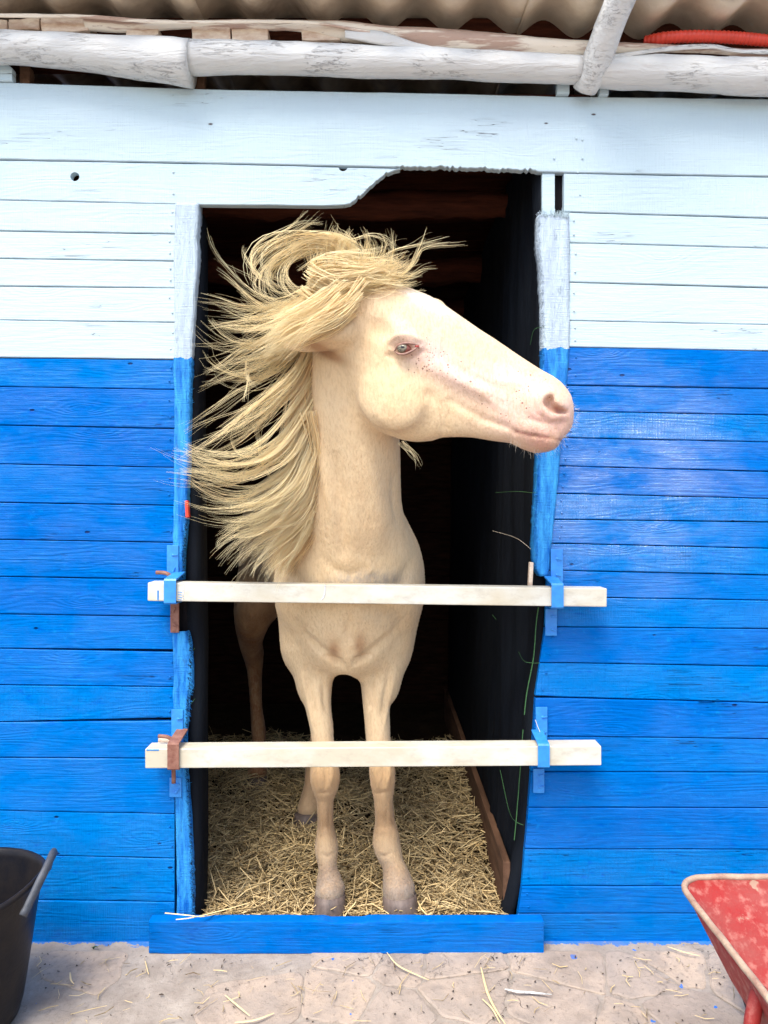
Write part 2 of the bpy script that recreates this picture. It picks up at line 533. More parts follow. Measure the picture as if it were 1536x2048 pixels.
def straw_material():
    n = NT('straw')
    at = n.node('ShaderNodeAttribute', attribute_name='tint')
    c = n.mix(at.outputs['Fac'], (0.76, 0.56, 0.27), (0.12, 0.07, 0.025))
    a = n.noise(n.coords((1, 1, 1)), 60.0, 3)
    c = n.mix(n.ramp(a, [(0.4, 0.0), (0.7, 0.4)]), c, (0.80, 0.68, 0.42))
    return n.out(c, 0.55, None, Specular_IOR_Level=0.3)


M['straw'] = straw_material()


def coat_material():
    n = NT('cremello_coat')
    at = n.node('ShaderNodeAttribute', attribute_name='coat')
    fr = n.node('ShaderNodeAttribute', attribute_name='marks')
    sepm = n.node('ShaderNodeSeparateColor'); n.l.new(fr.outputs['Color'], sepm.inputs[0])
    v = n.coords((1, 1, 1))
    a = n.noise(v, 11.0, 6, 0.62)
    fur = n.noise(n.coords((150, 150, 42)), 1.0, 5, 0.7)
    mid_ = n.noise(n.coords((1, 1, 0.7)), 34.0, 4, 0.6)
    c = n.mix(n.ramp(a, [(0.40, 0.0), (0.72, 0.45)]), at.outputs['Color'], (0.66, 0.44, 0.23))
    c = n.mix(n.ramp(fur, [(0.32, 0.5), (0.54, 0.0)]), c, (0.46, 0.30, 0.17))
    dirt = n.math('MULTIPLY', sepm.outputs[1], n.ramp(n.noise(n.coords((30, 30, 16)), 1.6, 6, 0.7), [(0.36, 0.15), (0.60, 1.0)]))
    c = n.mix(n.math('MULTIPLY', dirt, 0.85), c, (0.33, 0.27, 0.215))
    vo = n.node('ShaderNodeTexVoronoi', feature='F1', i_Scale=135.0, i_Randomness=1.0); n.l.new(v, vo.inputs['Vector'])
    cs = n.node('ShaderNodeSeparateColor'); n.l.new(vo.outputs['Color'], cs.inputs[0])
    dot = n.math('LESS_THAN', vo.outputs['Distance'], n.math('MULTIPLY', cs.outputs[1], 0.40))
    dot = n.math('MULTIPLY', dot, n.math('GREATER_THAN', n.math('MULTIPLY', sepm.outputs[0], 1.2), cs.outputs[0]))
    c = n.mix(n.math('MULTIPLY', dot, 0.8), c, (0.17, 0.075, 0.06))
    wr = n.noise(n.coords((1, 1, 1), rot=(0, 0.5, 0)), 60.0, 5, 0.7, 1.2)
    h = n.math('ADD', n.math('MULTIPLY', fur, 0.8), n.math('ADD', n.math('MULTIPLY', a, 1.0), n.math('MULTIPLY', mid_, 0.9)))
    h = n.math('ADD', h, n.math('MULTIPLY', n.math('MULTIPLY', wr, sepm.outputs[2]), 2.2))
    m = n.out(c, 0.62, n.bump(h, 0.6, 0.006), Specular_IOR_Level=0.2)
    n.b.inputs['Sheen Weight'].default_value = 0.12
    n.b.inputs['Subsurface Weight'].default_value = 0.05
    n.b.inputs['Subsurface Radius'].default_value = (0.02, 0.008, 0.005)
    n.b.inputs['Subsurface Scale'].default_value = 0.3
    return m


M['coat'] = coat_material()


def hair_material():
    n = NT('mane_hair')
    at = n.node('ShaderNodeAttribute', attribute_name='tint')
    c = n.mix(at.outputs['Fac'], (1.0, 0.89, 0.57), (0.98, 0.74, 0.38))
    m = n.out(c, 0.40, None, Specular_IOR_Level=0.6)
    tr = n.node('ShaderNodeBsdfTranslucent'); n.l.new(c, tr.inputs[0])
    mx = n.node('ShaderNodeMixShader'); mx.inputs[0].default_value = 0.3
    n.l.new(n.b.outputs[0], mx.inputs[1]); n.l.new(tr.outputs[0], mx.inputs[2])
    n.l.new(mx.outputs[0], n.n['Material Output'].inputs[0])
    return m


M['hair'] = hair_material()
M['hoof'] = simple('hoof_horn', (0.17, 0.125, 0.105), 0.6, 0.4, 18, 0.6, (3, 3, 0.6), bd=0.003, col2=(0.075, 0.055, 0.048))
M['lid'] = simple('pink_eyelid', (0.34, 0.20, 0.15), 0.55, 0.3, 90, 0.4, col2=(0.20, 0.10, 0.075))
M['whisker'] = simple('pale_whisker', (0.7, 0.62, 0.5), 0.5, 0.1, 10, 0.0)


def eye_material():
    n = NT('pale_eye')
    tc = n.node('ShaderNodeTexCoord').outputs['Object']
    mp = n.node('ShaderNodeMapping'); n.l.new(tc, mp.inputs[0])
    sep = n.node('ShaderNodeSeparateXYZ'); n.l.new(mp.outputs[0], sep.inputs[0])
    x = n.math('MULTIPLY', n.math('ADD', sep.outputs[0], 0.0035), 1 / 0.0150)
    z = n.math('MULTIPLY', sep.outputs[2], 1 / 0.0140)
    r = n.math('SQRT', n.math('ADD', n.math('MULTIPLY', x, x), n.math('MULTIPLY', z, z)))
    fib = n.noise(n.coords((1, 1, 1)), 330.0, 3, 0.6)
    iris = n.mix(n.ramp(fib, [(0.38, 0.0), (0.62, 1.0)]), (0.34, 0.31, 0.23), (0.08, 0.075, 0.06))
    iris = n.mix(n.ramp(r, [(0.72, 0.0), (0.95, 0.8)]), iris, (0.10, 0.06, 0.04))
    c = n.mix(n.ramp(r, [(0.95, 0.0), (1.02, 1.0)]), iris, (0.26, 0.085, 0.065))
    zs = n.math('MULTIPLY', sep.outputs[2], 1 / 0.0030); xs = n.math('MULTIPLY', sep.outputs[0], 1 / 0.0060)
    pr = n.math('SQRT', n.math('ADD', n.math('MULTIPLY', xs, xs), n.math('MULTIPLY', zs, zs)))
    c = n.mix(n.ramp(pr, [(0.8, 1.0), (1.1, 0.0)]), c, (0.02, 0.02, 0.025))
    return n.out(c, 0.15, None, Specular_IOR_Level=0.18)


M['eye'] = eye_material()


def barrow_material():
    n = NT('scuffed_red_paint')
    a = n.noise(n.coords((1, 1, 1), rand=2.0), 9.0, 7, 0.65)
    b = n.noise(n.coords((1, 1, 1), rand=5.0), 55.0, 4, 0.6)
    k = n.noise(n.coords((1, 1, 1), rand=8.0), 13.0, 6, 0.6)
    c = n.mix(n.ramp(a, [(0.4, 0.0), (0.65, 1.0)]), (0.27, 0.020, 0.018), (0.25, 0.060, 0.050))
    c = n.mix(n.ramp(b, [(0.50, 0.0), (0.70, 0.55)]), c, (0.44, 0.20, 0.16))
    c = n.mix(n.ramp(k, [(0.63, 0.0), (0.66, 0.9)]), c, (0.32, 0.21, 0.15))
    return n.out(c, 0.6, n.bump(n.math('ADD', a, b), 0.4, 0.005), Specular_IOR_Level=0.25)


M['barrow'] = barrow_material()
M['barrow_rim'] = simple('worn_cream_rim', (0.44, 0.34, 0.24), 0.75, 0.3, 30, 0.9, col2=(0.26, 0.14, 0.10))

# ------------------------------------------------------------------ ground
R_G = 70.0
bm = bmesh.new()
vs = [bm.verts.new(p) for p in ((-R_G, -R_G, 0), (R_G, -R_G, 0), (R_G, R_G, 0), (-R_G, R_G, 0))]
bm.faces.new(vs)
ground = bpy.data.objects.new('ground', bm_mesh(bm)); COL.objects.link(ground)
ground.data.materials.append(M['ground'])
tag(ground, 'beige stone and mortar ground with straw and drops of blue paint', kind='structure')


def voronoi_cells(seeds, box):
    x0, y0, x1, y1 = box
    out = []
    for i, s in enumerate(seeds):
        poly = [np.array(p, float) for p in ((x0, y0), (x1, y0), (x1, y1), (x0, y1))]
        dist = np.linalg.norm(seeds - s, axis=1)
        for j in np.argsort(dist)[1:16]:
            m = (seeds[j] + s) / 2; nn = seeds[j] - s
            new = []
            for a, b in zip(poly, poly[1:] + poly[:1]):
                da, db = (a - m) @ nn, (b - m) @ nn
                if da <= 0: new.append(a)
                if da * db < 0: new.append(a + (b - a) * da / (da - db))
            poly = new
            if len(poly) < 3: break
        if len(poly) >= 3: out.append(np.array(poly))
    return out


seeds = []
yy = -0.12; row = 0
while yy > -1.0:
    xx = -1.7 + (row % 2) * 0.13
    while xx < 1.6:
        seeds.append((xx + rng.uniform(-0.07, 0.07), yy + rng.uniform(-0.06, 0.06)))
        xx += rng.uniform(0.13, 0.34)
    yy -= rng.uniform(.11, .19); row += 1
for cell in voronoi_cells(np.array(seeds), (-1.9, -1.1, 1.8, -0.045)):
    c = cell.mean(0)
    if c[0] < -0.35 and not (c[0] < -0.6 and rng.random() < 0.25): continue
    # dense outline, pulled in for the joint, corners softened, edge chipped
    pts = []
    for a, b in zip(cell, np.roll(cell, -1, 0)):
        for t in np.linspace(0, 1, 7, endpoint=False): pts.append(a * (1 - t) + b * t)
    pts = np.array(pts)
    for _ in range(1): pts = (np.roll(pts, 1, 0) + np.roll(pts, -1, 0) + pts * 1.2) / 3.2
    d = c - pts; L = np.linalg.norm(d, axis=1)[:, None]
    if L.min() < 0.03: continue
    ins = 0.0045 + np.array([0.009 * noise.noise(Vector((p[0] * 22, p[1] * 22, 3))) for p in pts])[:, None]
    pts = pts + d / L * np.maximum(ins, 0.001)
    h = rng.uniform(0.002, 0.006)
    bm = bmesh.new()
    lo = [bm.verts.new((p[0], p[1], -0.002)) for p in pts]
    mi = [bm.verts.new((p[0], p[1], h * 0.45)) for p in pts]
    top = [bm.verts.new((*(p + (c - p) / np.linalg.norm(c - p) * 0.006), h)) for p in pts]
    k = len(pts)
    for i in range(k):
        j = (i + 1) % k
        bm.faces.new((lo[i], lo[j], mi[j], mi[i])); bm.faces.new((mi[i], mi[j], top[j], top[i]))
    bm.faces.new(top)
    o = place('stone', bm_mesh(bm), M['stone'], ground)

# ------------------------------------------------------------------ the stable
stable = empty('stable', (0, 0.4, 0))
tag(stable, 'wooden stable front painted white above and blue below, with a corrugated roof', 'stable')

TH = 0.022


def plank(px0, px1, top, bot, mat, yoff=0.0, name='plank', parent=stable, jag0=0.0, ragtop=None, ragbot=None, hole=None, th=TH, x0b=None, x1b=None, gap=0.0013, step=14):
    """top / bot: list of (px, py) along the board's edges; px0 / px1 ends at the top edge, x0b / x1b at the bottom edge"""
    x0b = px0 if x0b is None else x0b; x1b = px1 if x1b is None else x1b
    n = max(3, int((px1 - px0) / step))
    tx, ty = zip(*top); bx, by = zip(*bot)
    ph = random.uniform(0, 50)
    rows = []
    for i in range(n + 1):
        t = i / n
        xa = px0 + (px1 - px0) * t; xb = x0b + (x1b - x0b) * t
        za = WZ(np.interp(xa, tx, ty)) - gap + 0.0009 * noise.noise(Vector((xa * 0.02, ph, 0)))
        zb = WZ(np.interp(xb, bx, by)) + gap + 0.0009 * noise.noise(Vector((xb * 0.02, ph, 9)))
        if ragtop: za += ragtop(xa)
        if ragbot: zb += ragbot(xb)
        zb = min(zb, za - 0.002)
        yy_ = yoff + 0.0018 * noise.noise(Vector((xa * 0.004, ph, 4)))
        b = 0.0022
        rows.append([(WX(xb), yy_ + th, zb), (WX(xb), yy_ + b, zb), (WX(xb), yy_, zb + b),
                     (WX(xa), yy_, za - b), (WX(xa), yy_ + b, za), (WX(xa), yy_ + th, za)])
    bm = bmesh.new()
    V = [[bm.verts.new(p) for p in r] for r in rows]
    for a, b_ in zip(V, V[1:]):
        for k in range(6):
            l = (k + 1) % 6
            bm.faces.new((a[k], b_[k], b_[l], a[l]))
    bm.faces.new(V[0]); bm.faces.new(V[-1][::-1])
    me = bm_mesh(bm)
    if hole:
        o = bpy.data.objects.new('t', me); COL.objects.link(o)
        cb = bmesh.new()
        for hx, hy, hr in hole:
            r = bmesh.ops.create_cone(cb, cap_ends=True, segments=20, radius1=hr, radius2=hr, depth=0.2)
            bmesh.ops.rotate(cb, verts=r['verts'], cent=(0, 0, 0), matrix=Matrix.Rotation(math.pi / 2, 3, 'X'))
            bmesh.ops.translate(cb, verts=r['verts'], vec=(WX(hx), 0, WZ(hy)))
        co = bpy.data.objects.new('c', bm_mesh(cb)); COL.objects.link(co)
        md = o.modifiers.new('b', 'BOOLEAN'); md.operation = 'DIFFERENCE'; md.object = co; md.solver = 'EXACT'
        dg = bpy.context.evaluated_depsgraph_get()
        me2 = bpy.data.meshes.new_from_object(o.evaluated_get(dg))
        bpy.data.objects.remove(o); bpy.data.objects.remove(co)
        me = me2
    return place(name, me, mat, parent)


def rag(amp, seed, lo=0, hi=2000, sc=0.05):
    def f(x):
        if not lo <= x <= hi: return 0.0
        e = min(1, (x - lo) / 15, (hi - x) / 15)
        v = abs(noise.noise(Vector((x * sc, seed, 0)))) + 0.6 * abs(noise.noise(Vector((x * sc * 3.1, seed, 5))))
        return amp * v * e
    return f


L, R = -560, 2080      # the front runs on beyond the frame
# two long top boards
topA = [(L, 150), (0, 165), (400, 178), (768, 185), (1140, 193), (1536, 198), (R, 206)]
topB = [(L, 309), (0, 320), (400, 327), (768, 335), (1130, 346), (1536, 354), (R, 364)]
plank(L, R, topA, topB, M['white'], -0.003, ragbot=rag(0.014, 3, 790, 1078, 0.09), step=5)
plank(L, 800, topB, [(L, 391), (0, 400), (400, 410), (640, 412), (698, 410), (716, 398), (735, 380), (752, 364), (772, 350), (790, 342), (800, 339)],
      M['white'], 0.0, hole=[(150, 353.5, 0.0135), (686, 333, 0.0135)], ragbot=rag(0.013, 5, 690, 797, 0.16), step=4)
plank(1128, R, [(1128, 346), (1536, 354), (R, 364)], [(1128, 424), (1536, 436), (R, 450)], M['white'], 0.0)
ls0 = [400, 462, 517, 572, 640, 715, 773, 850, 928, 1005, 1079, 1153, 1228, 1297, 1370, 1444, 1515, 1621, 1709, 1799, 1885]
ls1 = [408, 468, 522, 576, 645, 719, 779, 857, 935, 1011, 1085, 1159, 1233, 1304, 1374, 1441, 1517, 1628, 1717, 1804, 1887]
for i in range(len(ls0) - 1):
    e = 352 if ls1[i] < 700 else 349
    big_gap = 0.0042 if i in (13,) else 0.0013
    top = [(L, ls0[i] - (ls1[i] - ls0[i]) * 1.5), (0, ls0[i]), (352, ls1[i])]
    bot = [(L, ls0[i + 1] - (ls1[i + 1] - ls0[i + 1]) * 1.5), (0, ls0[i + 1]), (352, ls1[i + 1])]
    if i == 14: bot[-1] = (352, ls1[i + 1] - 5)
    if i == 12: bot[-1] = (352, ls1[i + 1] - 4)
    plank(L, e, top, bot, M['white'] if i < 5 else M['blue'], random.uniform(-0.0015, 0.0015))
rs0 = [424, 485, 564, 641, 694, 770, 822, 875, 932, 987, 1039, 1087, 1141, 1194, 1254, 1326, 1396, 1473, 1544, 1615, 1698, 1772, 1827, 1887]
rs1 = [436, 496, 575, 649, 702, 777, 830, 884, 943, 997, 1044, 1097, 1150, 1201, 1258, 1333, 1406, 1478, 1545, 1616, 1699, 1773, 1827, 1889]


def right_edge(py):
    return float(np.interp(py, [424, 480, 700, 770, 850, 930, 1000, 1040, 1090, 1150, 1200, 1254, 1326, 1396, 1473, 1544, 1615, 1698, 1772, 1830, 1890],
                           [1128, 1136, 1137, 1131, 1124, 1117, 1110, 1106, 1100, 1096, 1092, 1090, 1080, 1071, 1066, 1062, 1057, 1050, 1044, 1036, 1032]))


for i in range(len(rs0) - 1):
    dx = (R - 1536) / 400.0
    top = [(1030, rs0[i]), (1130, rs0[i]), (1536, rs1[i]), (R, rs1[i] + (rs1[i] - rs0[i]) * dx)]
    bot = [(1030, rs0[i + 1]), (1130, rs0[i + 1]), (1536, rs1[i + 1]), (R, rs1[i + 1] + (rs1[i + 1] - rs0[i + 1]) * dx)]
    if i == 15: bot[0] = (1030, rs0[i + 1] - 5); bot[1] = (1130, rs0[i + 1] - 1)
    plank(right_edge(rs0[i]), R, top, bot, M['white'] if i < 4 else M['blue'], random.uniform(-0.0015, 0.0015),
          x0b=right_edge(rs0[i + 1]), ragbot=rag(0.006, 8, 1300, 1900, 0.02) if i == len(rs0) - 2 else None)

# short white upright by the top right corner, gap beside it
plank(1085, 1110, [(1085, 344), (1110, 344)], [(1085, 452), (1110, 452)], M['white'], 0.003, name='upright_board')
# threshold
thr = box_bm(((WX(297, -0.06) + WX(1088, -0.06)) / 2, -0.042, 0.047), (WX(1088, -0.06) - WX(297, -0.06), 0.038, 0.093), 0.004)
for _ in range(3): pass
bmesh.ops.subdivide_edges(thr, edges=[e for e in thr.edges if e.calc_length() > 0.3], cuts=60)
for v in thr.verts:
    v.co.z += 0.0016 * noise.noise(v.co * 14); v.co.y += 0.0012 * noise.noise(v.co * 19 + Vector((3, 0, 0)))
    if v.co.z > 0.08 and WX(694) - 0.05 < v.co.x < WX(694) + 0.06: v.co.z -= 0.004
place('threshold_board', bm_mesh(thr), M['blue'], stable)


# painted weave wrapped round both jambs
def jamb_strip(rows, side, name, mat, y_front=-0.0035, wrap=0.035, amp=0.0025, seed=1):
    """rows: (py, px_outer, px_inner); the strip lies on the boards and turns back into the doorway at the inner edge"""
    rows = np.array(rows, float)
    n = int((rows[-1, 0] - rows[0, 0]) / 6)
    cols = 9
    bm = bmesh.new(); G = []
    for i in range(n + 1):
        py = rows[0, 0] + (rows[-1, 0] - rows[0, 0]) * i / n
        a = np.interp(py, rows[:, 0], rows[:, 1]); b = np.interp(py, rows[:, 0], rows[:, 2])
        b += 2.0 * noise.noise(Vector((py * 0.02, seed, 0))) + 1.6 * noise.noise(Vector((py * 0.17, seed, 3)))
        a += 1.2 * noise.noise(Vector((py * 0.03, seed, 7)))
        line = []
        for j in range(cols):
            t = j / (cols - 1)
            x = WX(a + (b - a) * t); z = WZ(py)
            y = y_front + amp * noise.noise(Vector((x * 30, z * 9, seed))) - 0.003 * math.sin(math.pi * t) * 0.6
            line.append(bm.verts.new((x, y, z)))
        for k, w in enumerate((0.006, 0.016, wrap)):
            x = WX(b) - side * (0.002 + 0.004 * k) * (-1)
            x = WX(b) + side * (0.0015 * (k + 1)) + 0.002 * noise.noise(Vector((z * 20, k, seed)))
            line.append(bm.verts.new((x, y_front + w, WZ(py))))
        G.append(line)
    for r0, r1 in zip(G, G[1:]):
        for j in range(len(r0) - 1):
            bm.faces.new((r0[j], r0[j + 1], r1[j + 1], r1[j]))
    me = bm_mesh(bm)
    o = place(name, me, mat, stable, smooth=True)
    md = o.modifiers.new('thick', 'SOLIDIFY'); md.thickness = 0.0022; md.offset = 0
    return o


jamb_strip([(407, 352, 396), (470, 351, 394), (520, 348, 394), (600, 350, 389), (700, 351, 384), (720, 347, 383), (800, 350, 380), (900, 349, 378),
            (1000, 349, 374), (1060, 347, 371), (1100, 346, 366), (1160, 347, 364)], 1, 'jamb_lining', M['cloth'], seed=1)
jamb_strip([(1262, 346, 372), (1290, 347, 381), (1340, 348, 383), (1375, 348, 384), (1385, 347, 376), (1480, 349, 370), (1560, 350, 372), (1640, 352, 379), (1720, 354, 384),
            (1790, 355, 385), (1834, 354, 386)], 1, 'jamb_lining', M['cloth'], seed=4)
jamb_strip([(430, 1137, 1078), (500, 1139, 1077), (560, 1138, 1084), (700, 1138, 1086), (780, 1132, 1083), (850, 1125, 1080), (930, 1118, 1076), (1040, 1108, 1070), (1100, 1100, 1068),
            (1135, 1098, 1071), (1152, 1095, 1080)], -1, 'jamb_lining', M['cloth'], seed=9)


# posts behind the jambs, black lining inside
def quad_sheet(name, rows, mat, fold=0.006, seed=0, thick=0.004, parent=stable):
    """rows of points (a list of polylines) joined into a draped sheet"""
    G = np.array(rows, float)
    bm = bmesh.new(); V = []
    for r in G:
        V.append([bm.verts.new(Vector(p) + noise.noise_vector(Vector((p[0] * 14, p[1] * 14, p[2] * 2.2 + seed))) * fold) for p in r])
    for a, b in zip(V, V[1:]):
        for j in range(len(a) - 1): bm.faces.new((a[j], a[j + 1], b[j + 1], b[j]))
    o = place(name, bm_mesh(bm), mat, parent, smooth=True)
    md = o.modifiers.new('thick', 'SOLIDIFY'); md.thickness = thick
    return o


# left post wrapped in black
place('door_post', bm_mesh(box_bm((WX(355), 0.075, 1.2), (0.066, 0.10, 2.4), 0.006)), M['black_wood'], stable)
rows = []
for i in range(90):
    z = 2.17 - i * 2.16 / 89
    xi = WX(np.interp(1024 - (z - 1.27) * F_PX / 2.1, [400, 700, 1000, 1300, 1834], [399, 391, 394, 399, 396]))
    if z > 1.7: xi = WX(398)
    rows.append([(xi - 0.040, 0.024, z), (xi - 0.014, 0.016, z), (xi - 0.003, 0.028, z), (xi - 0.001, 0.06, z), (xi - 0.006, 0.12, z), (xi - 0.04, 0.15, z)])
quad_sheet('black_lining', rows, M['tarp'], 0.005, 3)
# right post
place('door_post', bm_mesh(box_bm((WX(1115), 0.075, 1.2), (0.05, 0.10, 2.4), 0.006)), M['black_wood'], stable)


def part_x(z, y):          # the partition leans out towards the top
    b = np.interp(1024 - (z - 1.27) * F_PX / 2.1, [345, 560, 700, 950, 1150, 1300, 1450, 1560, 1700, 1840], [1083, 1087, 1087, 1076, 1082, 1082, 1068, 1062, 1051, 1018])
    return WX(b) + 0.0 * y


rows = []
for i in range(120):
    z = 2.42 - i * 2.40 / 119
    xf = part_x(z, 0)
    lean = np.interp(z, [0, 0.3, 1.0, 2.4], [0.395, 0.40, 0.42, 0.45])
    line = [(xf + 0.02, 0.022, z), (xf + 0.004, 0.024, z), (xf - 0.004, 0.03, z), (xf - 0.012, 0.06, z)]
    for y in np.concatenate([np.linspace(0.10, 0.5, 14), np.linspace(0.6, 2.3, 14)]):
        f = min(1, (y - 0.06) / 0.25)
        line.append((xf * (1 - f) + lean * f - 0.010 * f + 0.006 * math.sin(y * 55 + math.sin(z * 3) * 1.5) * min(1, 8 * (y - .06)), y, z))
    rows.append(line)
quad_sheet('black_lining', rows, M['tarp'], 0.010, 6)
# frayed green selvedge of that lining and a few loose threads
def thread(pts, r, mat, name='thread'):
    me = tube_mesh(catmull(pts, max(8, len(pts) * 6)), r, 5, jitter=0.0012)
    return place(name, me, mat, stable)


def pw(px, py, Y): return P(px, py, CAM_D + Y)


thread([pw(1077, 1215, -.0), pw(1072, 1250, -.0), pw(1066, 1320, -.0), pw(1053, 1390, -.0), pw(1048, 1430, 0)], 0.0016, M['thread'], 'green_thread')
thread([pw(1046, 1460, 0), pw(1040, 1540, -.0), pw(1034, 1620, -.0), pw(1029, 1680, -.0)], 0.0015, M['thread'], 'green_thread')
thread([pw(985, 1230, .45), pw(1030, 1290, .25), pw(1048, 1322, .02), pw(1080, 1326, -.008)], 0.0007, M['thread'], 'green_thread')
thread([pw(1000, 1540, .2), pw(1018, 1620, .1), pw(1030, 1642, .01), pw(1047, 1650, -.008)], 0.0008, M['thread'], 'green_thread')
thread([pw(1060, 690, .06), pw(1068, 660, .03), pw(1088, 653, -.008)], 0.0008, M['thread'], 'green_thread')
thread([pw(990, 985, .3), pw(1030, 983, .12), pw(1072, 986, -.006)], 0.0007, M['thread'], 'green_thread')
thread([pw(985, 1062, .4), pw(1030, 1075, .2), pw(1062, 1098, .01)], 0.0006, M['whisker'], 'loose_thread')
thread([pw(1070, 1440, -.01), pw(1078, 1460, -.02), pw(1086, 1478, -.03)], 0.0009, M['whisker'], 'loose_thread')
thread([pw(378, 1315, .0), pw(386, 1300, .01), pw(398, 1287, .02)], 0.0008, M['thread'], 'green_thread')
thread([pw(377, 1412, .0), pw(388, 1400, .01), pw(396, 1388, .02)], 0.0007, M['thread'], 'green_thread')

# kick board along the foot of the partition
place('kick_board', bm_mesh(box_bm((0.372, 1.1, 0.11), (0.022, 2.1, 0.20), 0.004, Matrix.Rotation(math.radians(0), 3, 'Z'))), M['kick_board'], stable)

# the stall behind: boards on the back and left walls, joists and roof boards
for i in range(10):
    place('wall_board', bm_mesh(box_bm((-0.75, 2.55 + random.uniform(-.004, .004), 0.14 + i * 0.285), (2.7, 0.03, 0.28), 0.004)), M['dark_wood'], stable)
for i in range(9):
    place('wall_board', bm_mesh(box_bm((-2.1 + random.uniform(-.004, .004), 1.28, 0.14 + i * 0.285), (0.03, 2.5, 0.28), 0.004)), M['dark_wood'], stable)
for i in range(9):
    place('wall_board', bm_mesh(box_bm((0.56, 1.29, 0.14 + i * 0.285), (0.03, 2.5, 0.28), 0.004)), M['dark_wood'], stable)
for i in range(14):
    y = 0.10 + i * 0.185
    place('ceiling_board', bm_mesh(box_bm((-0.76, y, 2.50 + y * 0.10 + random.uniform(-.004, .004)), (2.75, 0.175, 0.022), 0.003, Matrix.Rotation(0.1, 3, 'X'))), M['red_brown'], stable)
for y, z, r in ((0.42, 2.36, 0.045), (1.05, 2.34, 0.055), (1.75, 2.38, 0.05)):
    pts = catmull([(-2.1, y, z), (-1.2, y + .02, z + .015), (-0.3, y - .01, z - .01), (0.55, y + .02, z + .01)], 40)
    place('ceiling_joist', tube_mesh(pts, r, 12, jitter=0.02), M['red_brown'], stable, smooth=True)
pts = catmull([(-2.1, 1.9, 2.03), (-1.0, 1.92, 2.03), (0.3, 1.9, 2.05)], 30)
place('cross_pole', tube_mesh(pts, 0.022, 10, jitter=0.01), M['red_brown'], stable, smooth=True)
# outside skin so that no daylight leaks in
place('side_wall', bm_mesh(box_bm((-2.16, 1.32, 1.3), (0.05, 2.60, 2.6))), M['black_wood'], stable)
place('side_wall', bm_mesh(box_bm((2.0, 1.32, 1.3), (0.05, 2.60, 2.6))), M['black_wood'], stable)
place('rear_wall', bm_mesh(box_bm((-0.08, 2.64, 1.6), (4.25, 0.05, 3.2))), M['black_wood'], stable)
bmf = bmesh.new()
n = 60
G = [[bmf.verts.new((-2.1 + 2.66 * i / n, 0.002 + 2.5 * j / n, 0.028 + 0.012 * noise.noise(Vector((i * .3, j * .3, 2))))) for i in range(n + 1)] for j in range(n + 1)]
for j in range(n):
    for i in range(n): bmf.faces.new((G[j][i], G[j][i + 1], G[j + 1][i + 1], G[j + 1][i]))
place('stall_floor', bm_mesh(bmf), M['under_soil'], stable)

# ------------------------------------------------------------------ eaves: logs, blocks, fascia, corrugated sheets, strut
# log beams under the eave
def px_log(name, pts, mat, Y, jitter=0.004, sides=20, flatend=True):
    """pts: (px, py_top, py_bottom)"""
    c, r = [], []
    for px, a, b in pts:
        c.append((WX(px, Y), Y, WZ((a + b) / 2, Y))); r.append((b - a) / 2 / F_PX * (CAM_D + Y))
    full = catmull(np.hstack([np.array(c), np.array(r)[:, None]]), 60)
    return place(name, tube_mesh(full[:, :3], full[:, 3], sides, jitter=jitter, flat=0.95), mat, stable, smooth=True)


px_log('log_beam', [(L, 60, 122), (-100, 62, 126), (0, 63, 127), (120, 68, 134), (230, 76, 150), (300, 78, 161), (383, 84, 172)], M['log'], -0.045)
px_log('log_beam', [(381, 83, 148), (500, 85, 147), (700, 92, 152), (900, 100, 158), (1050, 108, 163), (1160, 113, 166)], M['log'], -0.05)
px_log('log_beam', [(1163, 112, 168), (1240, 112, 177), (1340, 113, 179), (1440, 117, 184), (1536, 119, 190), (R, 128, 203)], M['log'], -0.05)
plank(-60, 28, [(-60, 118), (0, 124), (20, 128), (28, 140)], [(-60, 166), (28, 167)], M['white'], -0.012, name='end_board')
# little stubs in the slot
plank(1112, 1136, [(1112, 170), (1122, 154), (1136, 156)], [(1112, 194), (1136, 194)], M['white'], -0.016, name='wooden_stub')
plank(1196, 1214, [(1196, 176), (1214, 174)], [(1196, 196), (1214, 196)], M['white'], -0.016, name='wooden_stub')
for px in (42, 395):
    place('wooden_stub', bm_mesh(box_bm((WX(px), 0.035, WZ(160)), (0.03, 0.03, 0.11), 0.003)), M['kick_board'], stable)
# dark roof void boards behind the slot
place('wall_plate', bm_mesh(box_bm((-0.0, 0.075, WZ(60)), (3.9, 0.07, 0.13), 0.006)), M['red_brown'], stable)

# sawn block ends between the log and the roofing
for a, b, t, u in ((-60, 14, 38, 58), (17, 79, 36, 58), (82, 177, 35, 62), (252, 317, 54, 71), (383, 460, 47, 79), (463, 536, 58, 80), (602, 680, 42, 80), (-190, -80, 34, 58), (-330, -210, 34, 58)):
    Y = -0.060 if u > 60 else -0.045
    c = ((WX(a, Y) + WX(b, Y)) / 2, Y + 0.05, (WZ(t, Y) + WZ(u, Y)) / 2)
    bmx = box_bm(c, (WX(b, Y) - WX(a, Y), 0.10, WZ(t, Y) - WZ(u, Y)), 0.003, Matrix.Rotation(random.uniform(-.02, .03), 3, 'Y'))
    bmesh.ops.subdivide_edges(bmx, edges=bmx.edges[:], cuts=2, use_grid_fill=True)
    for v in bmx.verts: v.co += noise.noise_vector(v.co * 30) * 0.003
    place('wood_block', bm_mesh(bmx), M['raw_wood'], stable)


